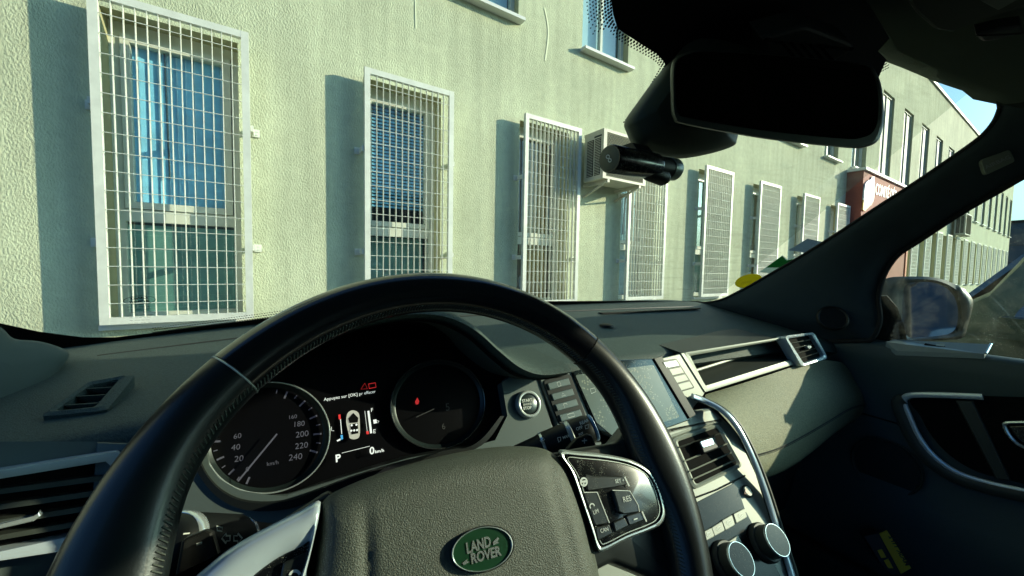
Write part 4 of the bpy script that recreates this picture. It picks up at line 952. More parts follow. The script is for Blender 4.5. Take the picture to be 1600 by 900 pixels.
t_ = MB(); text(t_, 'AIRBAG', AP, (1541, 264), (1580, 247), .0068, 1, .01); t_.build('label_text', paint_g, tagp)
m_ = MB(); q = aX(1300, 498, 1.12); m_.cyl(q, (-.7, -.5, .45), .030, .008, 32, [(0, 1.05), (.6, 1.05), (1, .95), (.7, .85)]); m_.build('tweeter_grille', blackp, pil, True)

# ---- roof
hd = [aX(1350, 70, .72), aX(1372, 84, .76), aX(1445, 112, .90), aX(1500, 135, .96), aX(1545, 150, 1.0), aX(1562, 164, 1.02)]
left_h = [V((LEFTX+.08, .25, .34)), V((0, .27, .345)), V((.4, .27, .345))]
edge = left_h+hd; rows = [[p+V((0, .03, .02)) for p in edge], edge, [p+V((0, -.02, -.004)) for p in edge], [V((p.x, p.y-.12, p.z+.012)) for p in edge], [V((p.x, -.15, .385)) for p in edge], [V((p.x, -1.5, .40)) for p in edge]]
m_ = MB(); m_.grid(rows); rf_ = m_.build('roof_lining', roofm, car, True, 70)
m_ = MB(); e_ = [V((1.02, .20, .28)), V((1.06, .05, .30)), V((1.08, -.3, .33)), V((1.08, -1.5, .33))]; w_ = [V((1.15, .14, .22)), V((1.13, .02, .26)), V((1.12, -.3, .28)), V((1.12, -1.5, .26))]
m_.grid([[p+V((-.10, 0, .12)) for p in e_], e_, w_, [p+V((.06, 0, 0)) for p in w_]]); m_.build('roof_rail', roofm, car, True)
m_ = MB(); m_.add([(1.3, .28, .40), (-.45, .28, .40), (-.45, -1.5, .45), (1.3, -1.5, .45)], [(0, 1, 2, 3)]); m_.build('roof_panel', bodyp, car)
VP_ = PL((.95, .1, .33), (0, -.1, -1)); VP_.n = V((.05, -.18, -1)).normalized(); VP_.v = (V((0, 1, 0))-VP_.n*VP_.n.y).normalized(); VP_.u = VP_.v.cross(VP_.n)
vis = plate('sun_visor', VP_, [(1395, -80), (1400, -20), (1432, 24), (1460, 48), (1486, 52), (1530, 34), (1640, 2), (1800, -60)], mat('visor_cloth', (.045, .055, .042), .85, bump=(500, .2, .0004)), car, 0, .012, .004, .1)
plate('visor_label', VP_, [(1533, 2), (1574, -10), (1600, -6), (1560, 16)], mat('label_grey', (0, 0, 0)), vis, .002, .003, .0005)
plate('visor_clip', VP_, [(1524, 56), (1560, 47), (1596, 42), (1600, 52), (1556, 64), (1534, 66)], darkp, car, 0, .015, .003, .2)
OP = PL((.6, .24, .26), (0, -.5, -1)); OP.n = V((0, -.6, -1)).normalized(); OP.v = (V((0, 1, 0))-OP.n*OP.n.y).normalized(); OP.u = OP.v.cross(OP.n)
oc = plate('sensor_cover', OP, [(1190, 60), (1262, 40), (1330, 66), (1338, 76), (1292, 104), (1200, 92)], darkp, car, -.005, .03, .004, .12)
for k in range(5):
    x = 1218+k*15; plate('cover_slot', OP, [(x, 66+k*1.5), (x+5, 64+k*1.5), (x+26, 88+k*1.5), (x+20, 90+k*1.5)], hollow, oc, -.0045, .003)

# ---- mirror mount and mirror
MPn = PL((.42, .335, .16), (-.1, -1, -.15)); MPn.n = V((-.12, -1, -.10)).normalized(); MPn.v = (V((0, 0, 1))-MPn.n*MPn.n.z).normalized(); MPn.u = MPn.v.cross(MPn.n)
mo = catmull([V((x, y, 0)) for x, y in ((1046, 96), (1024, 122), (996, 160), (976, 190), (979, 208), (992, 232), (1020, 243), (1062, 248), (1110, 240), (1146, 228), (1152, 216), (1160, 190), (1200, 120), (1190, 60), (1100, 40))], 5)
def ringp(pl, pts, cx, cy, k, off): return [pl.at(cx+(p.x-cx)*k, cy+(p.y-cy)*k, off) for p in pts]
m_ = MB(); m_.grid([[p for p in ringp(MPn, mo, 1080, 150, 1, -.10)], ringp(MPn, mo, 1080, 150, 1, -.03), ringp(MPn, mo, 1080, 150, .985, -.010), ringp(MPn, mo, 1080, 150, .93, .004), ringp(MPn, mo, 1080, 150, .8, .014), ringp(MPn, mo, 1080, 150, .5, .022)], True)
m_.add(ringp(MPn, mo, 1080, 150, .5, .022), [tuple(range(len(mo)))]); mount = m_.build('mirror_mount', mountm, car, True, 60)
L1, R1_ = V((.325, .27, .185)), V((.585, .20, .182))
hdir = (R1_-L1).normalized(); nm = hdir.cross(V((0, .12, 1)).normalized()); 
if nm.y > 0: nm = -nm
MI = PL((.325, .27, .185), nm); MI.n = nm.normalized(); MI.v = (V((0, 0, 1))-MI.n*MI.n.z).normalized(); MI.u = MI.v.cross(MI.n)
mi = rnd_poly([V((x, y, 0)) for x, y in ((1048, 88), (1120, 78), (1366, 104), (1381, 150), (1380, 212), (1352, 231), (1262, 227), (1052, 192), (1046, 150))], .42, 5)
mi = catmull([V((x, y, 0)) for x, y in ((1052, 100), (1072, 84), (1110, 80), (1230, 88), (1345, 101), (1368, 116), (1377, 148), (1378, 190), (1370, 218), (1350, 229), (1320, 230), (1200, 217), (1075, 195), (1054, 184), (1050, 150))], 5)
m_ = MB(); m_.grid([ringp(MI, mi, 1210, 155, .85, -.055), ringp(MI, mi, 1213, 156, .97, -.040), ringp(MI, mi, 1209, 155, 1.015, -.022), ringp(MI, mi, 1210, 155, 1.0, -.002), ringp(MI, mi, 1210, 155, .985, .0), ringp(MI, mi, 1210, 155, .965, -.001)], True); m_.add(ringp(MI, mi, 1210, 155, .985, 0), [tuple(range(len(mi)))])
m_.add(ringp(MI, mi, 1210, 155, .85, -.055), [tuple(range(len(mi)))]); mir = m_.build('rear_view_mirror', mat('mirror_housing', (.035, .042, .030), .5, 0, .4), car, True, 50)
m_ = MB(); m_.add([MI.at(1212+(p.x-1212)*.965, 92+(p.y-92)*.90, .0006) for p in mi], [tuple(range(len(mi)))]); m_.build('mirror_glass', mat('dim_mirror', (.05, .055, .06), .04, 1.), mir)
m_ = MB(); m_.tube([MI.at(1190, 120, -.04), MPn.at(1170, 110, -.0), MPn.at(1150, 110, -.05)], .014, 12); m_.build('mirror_stalk', blackp, mir, True)

# ---- steering wheel
WC = V((.0862, .2083, -.1704)); WT = .5389; WR = .174; WTU = .0155
WPn = PL(WC, (0, -math.cos(WT), math.sin(WT)), (0, math.sin(WT), math.cos(WT)))
def wang(px, py): p = WPn.at(px, py)-WC; return math.atan2(p.dot(WPn.v), p.dot(WPn.u))
a_r, a_l = wang(925, 530), wang(352, 575)
def rim_pt(phi, th, extra=0.):
    c = WC+(WPn.u*math.cos(phi)+WPn.v*math.sin(phi))*WR
    rad = WPn.u*math.cos(phi)+WPn.v*math.sin(phi)
    wr = WTU+extra; wz = WTU+extra*.6
    for ph0 in (.12, math.pi-.12):        # thumb rests swell inwards
        dphi = (phi-ph0+math.pi) % (2*math.pi)-math.pi; k = math.exp(-(dphi/.30)**2)
        if math.cos(th) < 0: wr += .012*k
    return c+rad*wr*math.cos(th)+WPn.n*wz*math.sin(th)
def rim(phi0, phi1, n, extra, closed=False):
    m = MB(); rows = [[rim_pt(phi0+(phi1-phi0)*i/n, 2*math.pi*k/20, extra) for k in range(20)] for i in range(n+1)]
    m.grid(rows, True); m.add(rows[0], [tuple(range(20))]); m.add(rows[-1], [tuple(range(20))]); return m
sw = rim(a_l, 2*math.pi+a_r, 90, 0).build('steering_wheel', leather, car, True, 50)
rim(a_r+.006, a_l-.006, 60, .0002).build('rim_upper', rimg, sw, True, 50)
for a in (a_r, a_l):
    m_ = MB(); m_.tube([rim_pt(a, 2*math.pi*k/24, .0002) for k in range(24)], .0005, 5, True); m_.build('rim_joint_ring', silver if a == a_l else blackp, sw, True)
sm = MB()      # lacing on the inside of the leather
n = 300
for i in range(n):
    p0 = a_l+(2*math.pi+a_r-a_l)*i/n
    sm.tube([rim_pt(p0, math.pi*.80, .0002), rim_pt(p0+.010, math.pi*.88, .0002)], .00045, 4)
for i in range(120):
    p0 = a_r+(a_l-a_r)*i/120; sm.tube([rim_pt(p0, math.pi*.86, .0004), rim_pt(p0+.010, math.pi*.96, .0006)], .0006, 4)
so = sm.build('lacing', threadm, sw); so['kind'] = 'stuff'
# spoke bodies behind
m_ = MB(); m_.prism(pxs(WPn, [(840, 712), (900, 700), (965, 690), (992, 655), (1032, 668), (1070, 740), (1088, 850), (1075, 930), (1010, 900), (960, 880), (880, 920)], -.006, .12), -WPn.n*.018, .004); m_.build('spoke', mat('spoke_plastic', (.018, .022, .021), .4), sw, True, 50)
m_ = MB(); m_.prism(pxs(WPn, [(520, 760), (400, 838), (290, 905), (180, 930), (90, 1200), (250, 1260), (480, 1180), (560, 1000)], -.006, .12), -WPn.n*.018, .004); m_.build('spoke', MATS['spoke_plastic'], sw, True, 50)
# airbag cover
ho = catmull([V((x, y, 0)) for x, y in ((500, 800), (504, 784), (524, 768), (580, 744), (650, 722), (720, 706), (780, 698), (830, 698), (858, 705), (880, 724), (896, 755), (912, 800), (925, 850), (936, 900), (944, 980), (930, 1100), (850, 1290), (640, 1420), (470, 1300), (452, 1100), (482, 950), (496, 860))], 4)
def hub_off(px, py, base):
    # two soft creases running down the cover
    c1 = math.exp(-((px-(572+.02*(py-780)))/10.)**2)*min(1, max(0, (py-765)/90)); c2 = math.exp(-((px-(858+.26*(py-730)))/6.5)**2)*min(1, max(0, (py-716)/20))
    return base-.0022*c1-.0026*c2
cx, cy = 716, 985
rings = []
prof = [(1.0, -.020), (1.0, -.004), (.992, .002), (.975, .0065), (.95, .0105), (.92, .0130), (.88, .0148), (.84, .0155)]+[(k, .0155+.0025*(1-k)) for k in (.80, .77, .74, .71, .68, .65, .62, .59, .56, .53, .50, .47, .44, .41, .38, .35, .30, .25, .2, .14, .08, .03)]
hd2 = [V((p.x, p.y, 0)) for p in ho]; fine = []
for i in range(len(hd2)): fine += [hd2[i], hd2[i].lerp(hd2[(i+1) % len(hd2)], 1/3), hd2[i].lerp(hd2[(i+1) % len(hd2)], 2/3)]
for k, o_ in prof: rings.append([WPn.at(cx+(p.x-cx)*k, cy+(p.y-cy)*k, hub_off(cx+(p.x-cx)*k, cy+(p.y-cy)*k, o_) if o_ > .006 else o_) for p in fine])
m_ = MB(); m_.grid(rings, True); hub = m_.build('airbag_cover', hubm, sw, True, 180)
# badge
HB_ = PL(WPn.at(753, 858, .0185), WPn.n, WPn.v)
be = ellip(753.5, 858.5, 49.5, 34.5, -17, n=64)[:-1]
b = MB(); b.grid([[HB_.at(753.5+(x-753.5)*k, 858.5+(y-858.5)*k, o_) for x, y in be] for k, o_ in ((1.08, -.006), (1.04, -.0012), (1.02, .0))], True); b.build('badge_recess', blackp, sw, True)
b = MB(); b.grid([[HB_.at(753.5+(x-753.5)*k, 858.5+(y-858.5)*k, o_) for x, y in be] for k, o_ in ((1.0, -.001), (.99, .0012), (.965, .0018), (.94, .0012), (.93, 0))], True); b.build('badge_ring', chrome, sw, True)
b = MB(); b.prism([HB_.at(753.5+(x-753.5)*.935, 858.5+(y-858.5)*.935, .0006) for x, y in be], -HB_.n*.002); b.build('badge_plate', greenb, sw)
b = MB(); text(b, 'LAND', HB_, (730, 865), (768, 853), .0011, 1.28, .035); text(b, 'ROVER', HB_, (737, 881), (784, 867), .0011, 1.15, .035)
for q in ([(770, 847), (778, 839), (780, 842), (777, 846), (780, 848), (771, 852)], [(722, 880), (731, 873), (730, 877), (734, 878), (725, 883)]): b.add([HB_.at(x, y, .0011) for x, y in q], [tuple(range(len(q)))])
b.build('badge_lettering', mat('badge_silver', (.6, .65, .62), .25, .8), sw)
# right switch pod
po = catmull([V((x, y, 0)) for x, y in ((874, 706), (900, 706), (950, 711), (990, 720), (1016, 735), (1030, 757), (1038, 782), (1041, 802), (1034, 818), (1016, 828), (980, 842), (944, 860), (934, 858), (925, 830), (908, 780), (892, 735))], 4)
m_ = MB(); m_.grid([ringp(WPn, po, 965, 780, 1.02, -.012), ringp(WPn, po, 965, 780, 1.0, .004), ringp(WPn, po, 965, 780, .97, .008), ringp(WPn, po, 965, 780, .93, .008), ringp(WPn, po, 965, 780, .91, .005)], True); pod = m_.build('switch_pod_bezel', silver, sw, True, 60)
m_ = MB(); m_.prism(ringp(WPn, po, 965, 780, .925, .0065), -WPn.n*.01, .0008); m_.build('switch_pod', gloss, sw, True, 40)
m_ = MB(); m_.strip(ringp(WPn, po, 966, 779, .86, .0068), WPn.n, .0005, .0002, True); m_.build('pod_outline', mat('worn_silver', (.35, .38, .35), .4, .6), sw)
btn = mat('pod_button', (.014, .018, .017), .3, 0, .5, coat=.3, dust=(1400, .28, (.2, .22, .18)))
for q, o_ in (([(914, 740), (928, 744), (975, 744), (980, 758), (960, 762), (918, 768)], .0075), ([(911, 770), (934, 768), (952, 818), (930, 822)], .0085), ([(930, 824), (952, 819), (958, 834), (934, 846)], .0085), ([(958, 765), (985, 766), (998, 790), (1000, 800), (976, 804), (968, 800)], .0095), ([(978, 806), (1004, 798), (1010, 812), (984, 822)], .0085), ([(958, 816), (976, 808), (983, 822), (962, 832)], .008)):
    plate('wheel_button', WPn, q, btn, sw, o_, .005, .0008, .18)
t_ = MB(); text(t_, 'LIM', WPn, (928, 804), (936, 801), .009, 1.1); text(t_, 'CAN', WPn, (939, 833), (951, 829), .009, 1.0); text(t_, 'RES', WPn, (975, 785), (987, 782), .010); text(t_, 'SET +', WPn, (962, 755), (976, 753), .008); 
t_.strip([WPn.at(x, y, .009) for x, y in ((990, 812), (996, 810))], WPn.n, .0008, .0002)
c0 = (912, 753); t_.strip([WPn.at(912+5.0*math.cos(a), 753+6*math.sin(a), .008) for a in [k*.4 for k in range(16)]], WPn.n, .0012, .0002, True); t_.strip([WPn.at(908, 753, .008), WPn.at(916, 752, .008)], WPn.n, .0014, .0002); t_.strip([WPn.at(912, 753, .008), WPn.at(912, 758, .008)], WPn.n, .0012, .0002)
t_.strip([WPn.at(925+3.5*math.cos(a), 791+4*math.sin(a), .009) for a in [2.2+k*.4 for k in range(11)]], WPn.n, .0008, .0002)
t_.strip([WPn.at(976, 745, .0078), WPn.at(983, 760, .0078)], WPn.n, .0012, .0002); t_.strip([WPn.at(1003, 799, .009), WPn.at(1010, 815, .009)], WPn.n, .0012, .0002)
t_.strip([WPn.at(*p, .0098) for p in ((957, 766), (984, 767), (997, 789), (999, 800))], WPn.n, .0005, .0002); t_.strip([WPn.at(*p, .0088) for p in ((912, 769.5), (933, 769), (952, 817))], WPn.n, .0006, .0002)
t_.build('switch_symbols', paint_w, sw)
# left pod with its bright bezel
lp = catmull([V((x, y, 0)) for x, y in ((501, 784), (470, 797), (420, 822), (370, 850), (330, 880), (280, 930), (260, 1000), (300, 1060), (400, 1050), (460, 990), (478, 900), (492, 840))], 5)
lq = catmull([V((x, y, 0)) for x, y in ((484, 846), (470, 854), (440, 868), (410, 888), (385, 910), (360, 940), (340, 985), (350, 1020), (400, 1020), (440, 985), (466, 910), (479, 875))], 5)
m_ = MB(); m_.grid([[WPn.at(p.x, p.y, -.01) for p in lp], [WPn.at(p.x, p.y, .004) for p in lp], [WPn.at(p.x*.8+q.x*.2, p.y*.8+q.y*.2, .011) for p, q in zip(lp, lq)], [WPn.at(p.x*.45+q.x*.55, p.y*.45+q.y*.55, .012) for p, q in zip(lp, lq)], [WPn.at(q.x, q.y, .008) for q in lq], [WPn.at(q.x, q.y, .002) for q in lq]], True); m_.build('switch_pod_bezel', bright, sw, True, 60)
m_ = MB(); m_.prism([WPn.at(p.x, p.y, .006) for p in lq], -WPn.n*.01, .0006); m_.build('switch_pod', gloss, sw, True, 40)
plate('wheel_button', WPn, [(442, 880), (480, 862), (480, 930), (430, 940)], btn, sw, .0085, .005, .0008, .15)
t_ = MB(); t_.strip([WPn.at(461+8*math.cos(a), 900+8*math.sin(a), .009) for a in [3.3+k*.3 for k in range(10)]], WPn.n, .0012, .0002); t_.build('switch_symbols', paint_w, sw)
# steering column shroud
m_ = MB(); m_.cyl(WC-WPn.n*.02, -WPn.n, .058, .16, 32, [(0, 1), (.3, 1.05), (1, 1.15)]); m_.build('column_shroud', blackp, sw, True)

# ---- column stalks
def stalk(name, pA, yA, pB, yB, prof, mats_, sub=None):
    A, B = aY(*pA, yA), aY(*pB, yB); ax = (B-A); L = ax.length; m = MB(); m.cyl(A, ax, 1, L, 28, prof); return m.build(name, mats_, car, True, 45), A, B
stb, A, B = stalk('wiper_stalk', (795, 722), .33, (926, 668), .30, [(0, .012), (.35, .0135), (.42, .0150), (.9, .0150), (.97, .0140), (1, .011)], blackp)
SKP = PL(aY(880, 680, .29), (0, -1, .25))
def ringpart(A, B, t0, t1, r, mt, nm_, par):
    m = MB(); ax = B-A; L = ax.length; m.cyl(A+ax*t0, ax, r, L*(t1-t0), 28, [(0, .94), (.15, 1), (.85, 1), (1, .94)]); return m.build(nm_, mt, par, True, 45)
ringpart(A, B, .40, .435, .0155, chrome, 'stalk_ring', stb); ringpart(A, B, .70, .76, .0158, silver, 'stalk_ring', stb); ringpart(A, B, .985, 1.02, .0135, mat('ring_blue', (.12, .25, .45), .3, .4), 'stalk_tip', stb)
class Dummy: pass
def onstalk(mb, s_, A, B, a, b, r, hs=1., bold=.02):
    n_ = V((0, -1, .45)).normalized(); pl = PL(((A+B)/2)+n_*r*.9, n_); pl.n = n_; ax = (B-A).normalized(); pl.n = (n_-ax*n_.dot(ax)).normalized(); pl.p = (A+B)/2+pl.n*(r+.0006)
    if s_: text(mb, s_, pl, a, b, 0, hs, bold)
    return pl
t_ = MB(); plS = onstalk(t_, 'MAX', A, B, (880, 686), (891, 682), .0150); onstalk(t_, 'OFF', A, B, (901, 673), (911, 669), .0150); onstalk(t_, 'REAR', A, B, (907, 664), (921, 658), .0150); onstalk(t_, 'INT', A, B, (905, 681), (912, 678), .0150)
t_.strip([plS.at(x, y, .0004) for x, y in ((871, 684), (876, 683), (876, 688), (873, 691))], plS.n, .0006, .0002, True); t_.strip([plS.at(x, y, .0004) for x, y in ((914, 665), (920, 663), (919, 669), (915, 670))], plS.n, .0006, .0002, True)
t_.strip([plS.at(x, y, .0004) for x, y in ((845, 690), (851, 687), (849, 684), (844, 688))], plS.n, .0006, .0002, True); t_.build('stalk_print', paint_w, stb)
pdl = plate('gear_paddle', PL(WC-WPn.n*.028, WPn.n, WPn.v), [(888, 700), (902, 684), (918, 677), (926, 680), (942, 720), (948, 760), (880, 760)], blackp, sw, 0, .006, .0015, .15)
pk_ = PL(WC-WPn.n*.028, WPn.n, WPn.v); t_ = MB(); t_.strip([pk_.at(909, 689, .001), pk_.at(917, 688, .001)], pk_.n, .0009, .0002); t_.strip([pk_.at(913, 685, .001), pk_.at(913, 693, .001)], pk_.n, .0009, .0002); t_.build('paddle_plus', paint_w, sw)
stl, A, B = stalk('indicator_stalk', (440, 842), .34, (246, 856), .27, [(0, .010), (.2, .011), (.42, .013), (.5, .0165), (.85, .0175), (.96, .0165), (1, .012)], blackp)
ringpart(A, B, .86, .93, .0182, chrome, 'stalk_ring', stl); ringpart(A, B, .42, .45, .0145, chrome, 'stalk_ring', stl)
t_ = MB(); pl = onstalk(t_, '', A, B, (0, 0), (0, 0), .0135)
for sx, x0 in ((-1, 353), (1, 371)):
    t_.strip([pl.at(x0+sx*x, 841+y, .004) for x, y in ((7, 0), (0, -8), (0, -4), (-6, -4), (-6, 4), (0, 4), (0, 8))], pl.n, .0009, .0002, True)
text(t_, '0', pl, (247, 857), (252, 856), .004); t_.strip([pl.at(x, y, .005) for x, y in ((338, 822), (347, 824), (347, 830), (339, 829))], pl.n, .0007, .0002, True); t_.strip([pl.at(x, y, .004) for x, y in ((286, 834), (296, 833))], pl.n, .0007, .0002)
t_.build('stalk_print', paint_w, stl)
pk2 = PL(WC-WPn.n*.022, WPn.n, WPn.v); plate('gear_paddle', pk2, [(283, 845), (292, 838), (322, 826), (332, 830), (343, 868), (330, 960), (262, 960)], mat('paddle_black', (.012, .013, .013), .35), sw, 0, .006, .0015, .15)
t_ = MB(); t_.strip([pk2.at(307, 851, .001), pk2.at(316, 848, .001)], pk2.n, .0012, .0002); t_.build('paddle_minus', paint_w, sw)
# key-side panel glimpsed between pod and rim
plate('console_panel', PL((.45, .33, -.42), (0, -1, .9)), [(962, 862), (998, 850), (1040, 858), (1050, 1000), (960, 1000)], silverp, stack, 0, .01, .001)

# ---- passenger door
door = MB(); XX = DOORX
sec = [(.035, -.160), (.0, -.163), (-.006, -.172), (-.008, -.20), (-.002, -.235), (.004, -.30), (.004, -.42), (-.03, -.50), (-.045, -.55), (-.045, -.86)]
rows = [[V((XX+dx+(.0 if y > .2 else -.02*(1-max(0, y+.3)/.5)*0), y, z)) for dx, z in sec] for y in (.85, .6, .45, .35, .25, .15, 0, -.2, -.6, -1.0)]
door.grid(rows); dr = door.build('passenger_door', doorm, car, True, 60)
m_ = MB(); P = [aX(1376, 533, 1.222), aX(1372, 500, 1.222), aX(1369, 465, 1.22), aX(1378, 428, 1.215), aX(1400, 396, 1.20), aX(1500, 328, 1.185), aX(1600, 270, 1.17), V((1.14, .02, .25)), V((1.13, -.5, .29)), V((1.22, -.55, -.165)), V((1.222, 0, -.165))]
m_.add(P, [tuple(range(len(P)))]); m_.build('door_glass', SWG, dr)
DP = PL((DOORX-.008, .3, -.2), (-1, 0, .03)); DP.n = V((-1, -.0, .03)).normalized(); DP.v = (V((0, 0, 1))-DP.n*DP.n.z).normalized(); DP.u = DP.v.cross(DP.n)
TPl = PL((DOORX, .3, -.163), (0, 0, 1), (0, 1, 0)); 
pn = [aX(1384, 537, 1.186), aX(1396, 533, 1.215), aX(1547, 541, 1.215), aX(1538, 556, 1.182), aX(1400, 551, 1.182)]
m_ = MB(); m_.prism([p+V((0, 0, .004)) for p in pn], V((0, 0, -.01))); m_.build('lock_panel', mat('lock_panel_plastic', (.17, .22, .23), .35), dr)
m_ = MB(); m_.prism([p+V((0, 0, .0055)) for p in (aX(1444, 541.5, 1.197), aX(1446, 539.5, 1.21), aX(1478, 541, 1.21), aX(1476, 546, 1.197))], V((0, 0, -.004))); m_.build('lock_slot', hollow, dr)
m_ = MB(); m_.prism([p+V((0, 0, .0065)) for p in (aX(1462, 544.5, 1.198), aX(1463, 541, 1.209), aX(1476, 541.5, 1.209), aX(1475, 546, 1.198))], V((0, 0, -.004))); m_.build('lock_pin', silverp, dr)
m_ = MB(); m_.tube([aX(1548, 541, 1.213)+V((0, 0, .005)), aX(1540, 556, 1.183)+V((0, 0, .005))], .0022, 6); m_.build('panel_end_trim', chrome, dr, True)
cav = catmull([V((x, y, 0)) for x, y in ((1424, 622), (1500, 618), (1700, 632), (1760, 700), (1760, 800), (1600, 756), (1530, 738), (1485, 712), (1455, 680), (1438, 650))], 4)
m_ = MB(); m_.grid([[DP.at(p.x, p.y, .002) for p in cav], [DP.at(1540+(p.x-1540)*.95, 690+(p.y-690)*.95, .0005) for p in cav]], True); m_.add([DP.at(1540+(p.x-1540)*.95, 690+(p.y-690)*.95, .0005) for p in cav], [tuple(range(len(cav)))]); m_.build('door_recess', hollow, dr, True)
hp = catmull([DP.at(x, y, .010) for x, y in ((1536, 620), (1490, 618), (1440, 617), (1418, 619), (1412, 628), (1420, 650), (1436, 684), (1462, 716), (1500, 741), (1550, 757), (1600, 768), (1680, 785), (1760, 800))], 5, False)
m_ = MB(); m_.tube(hp, .0062, 10, flat=(DP.n, .7)); m_.build('pull_handle_trim', bright, dr, True)
m_ = MB(); m_.tube([p+V((0, .008, -.010)) for p in hp[14:]], .012, 10, flat=(DP.n, .6)); m_.build('handle_base', darkp, dr, True)
plate('pull_brace', DP, [(1492, 626), (1520, 626), (1580, 752), (1556, 750)], darkp, dr, .006, .01, .003, .1)
ih = catmull([DP.at(x, y, .012) for x, y in ((1630, 660), (1590, 660), (1572, 661), (1570, 667), (1580, 684), (1598, 698), (1640, 710))], 4, False); m_ = MB(); m_.tube(ih, .0030, 8); m_.build('inner_handle', chrome, dr, True)
plate('inner_handle_plate', DP, [(1575, 666), (1640, 664), (1640, 706), (1600, 694), (1584, 680)], gloss, dr, .010, .01, .002, .2)
c = DP.at(1384, 728, .002); m_ = MB(); m_.cyl(c, DP.n, .062, .006, 48, [(0, 1.02), (.7, 1.02), (1, .99), (.8, .95), (.3, .93)], False); sp = m_.build('speaker_ring', darkp, dr, True, 50)
m_ = MB(); m_.cyl(c, DP.n, .057, .002, 40); m_.build('speaker_mesh', mat('speaker_cloth', (.015, .017, .016), .8, bump=(1800, .8, .001)), dr, True)
m_ = MB(); m_.grid([[aX(x, y, 1.183) for x, y in ((1330, 640), (1400, 660), (1440, 690))], [aX(x, y, 1.186) for x, y in ((1330, 642), (1400, 662), (1440, 692))]]); m_.build('panel_seam', blackp, dr)
PKx = 1.06
m_ = MB(); m_.grid([[V((1.15, y, -.50)) for y in (.55, .3, 0, -.3)], [V((PKx+.03, y, -.655)) for y in (.55, .3, 0, -.3)], [V((PKx, y, -.66)) for y in (.55, .3, 0, -.3)], [V((PKx+.01, y, -.86)) for y in (.55, .3, 0, -.3)]][1:]); 
m_.build('door_pocket', doorm, dr, True, solid=.008)
# body shell that shuts the light out where the car has metal
m_ = MB()
m_.add([(1.24, .9, -.17), (1.24, -1.5, -.17), (1.24, -1.5, -1.0), (1.24, .9, -1.0)], [(0, 1, 2, 3)])
m_.add([(1.24, -.62, -.18), (1.24, -.55, -.18), (1.14, -.50, .36), (1.14, -.66, .36)], [(0, 1, 2, 3)])
m_.add([(-.42, .9, -.17), (-.42, -1.5, -.17), (-.42, -1.5, -1.0), (-.42, .9, -1.0)], [(0, 1, 2, 3)])
m_.add([(-.42, -.72, -.18), (-.42, -.55, -.18), (-.34, -.50, .36), (-.34, -.76, .36)], [(0, 1, 2, 3)])
m_.add([(-.42, -1.5, -1.0), (1.24, -1.5, -1.0), (1.24, -1.5, .45), (-.42, -1.5, .45)], [(0, 1, 2, 3)])
m_.add([(-.42, .9, -1.0), (1.24, .9, -1.0), (1.24, .9, -.17), (-.42, .9, -.17)], [(0, 1, 2, 3)])
m_.build('body_shell', blackp, car)
m_ = MB(); m_.grid([[V((x, y, -.17-.12*((y-.9)/1.0)**2-.03*abs((x-.41)/.83)**3)) for x in (-.42, -.2, .1, .41, .7, 1.0, 1.24)] for y in (.86, 1.0, 1.3, 1.6, 1.85)]+[[V((x, 1.93, -.7)) for x in (-.42, -.2, .1, .41, .7, 1.0, 1.24)]]); m_.build('bonnet', bodyp, car, True)
m_ = MB(); m_.add([(-.42, .8, -.17), (-.36, .72, -.08), (-.28, .25, .33), (-.34, .18, .36), (-.44, .62, -.17)], [(0, 1, 2, 3, 4)]); m_.build('left_pillar', blackp, car)

# ---- wing mirror
MC = aX(1458, 482, 1.44)
rmn = V((-.55, -.83, .055)).normalized(); WM = PL(MC, rmn); WM.n = rmn; WM.v = (V((0, 0, 1))-rmn*rmn.z).normalized(); WM.u = WM.v.cross(WM.n)
gl = catmull([V((x, y, 0)) for x, y in ((1414, 447), (1432, 441), (1465, 442), (1490, 455), (1501, 478), (1501, 505), (1492, 520), (1470, 525), (1425, 528), (1411, 515), (1410, 480))], 5)
hs_ = catmull([V((x, y, 0)) for x, y in ((1374, 445), (1388, 434), (1420, 432), (1462, 434), (1500, 448), (1519, 466), (1520, 480), (1512, 510), (1504, 528), (1470, 532), (1400, 534), (1372, 525), (1366, 490))], 5)
n_ = 55; 
def resample(P, n):
    L = [0]; Q = P+[P[0]]
    for a, b in zip(Q, Q[1:]): L.append(L[-1]+(b-a).length)
    out = []; j = 0
    for i in range(n):
        s = L[-1]*i/n
        while L[j+1] < s: j += 1
        out.append(Q[j].lerp(Q[j+1], (s-L[j])/max(1e-9, L[j+1]-L[j])))
    return out
gl, hs_ = resample(gl, 60), resample(hs_, 60)
m_ = MB(); m_.grid([ringp(WM, hs_, 1445, 485, .45, -.10), ringp(WM, hs_, 1445, 485, .8, -.075), ringp(WM, hs_, 1445, 485, .97, -.03), [WM.at(p.x, p.y, .0) for p in hs_], [WM.at(p.x*.5+q.x*.5, p.y*.5+q.y*.5, .004) for p, q in zip(hs_, gl)], [WM.at(p.x, p.y, .0) for p in gl], [WM.at(p.x, p.y, -.01) for p in gl]], True)
m_.add(ringp(WM, hs_, 1445, 485, .45, -.10), [tuple(range(60))]); wm = m_.build('wing_mirror', bodyp, car, True, 50)
m_ = MB(); m_.add([WM.at(p.x, p.y, -.004) for p in gl], [tuple(range(60))]); m_.build('mirror_glass', mat('wing_mirror_silver', (.75, .8, .8), .03, 1.), wm)
m_ = MB(); tp = [aX(x, y, 1.235) for x, y in ((1358, 532), (1362, 480), (1372, 463), (1386, 462), (1402, 480), (1412, 508), (1418, 533))]; m_.prism(tp, V((.03, .01, 0))); m_.build('mirror_foot', blackp, wm, True, 50)

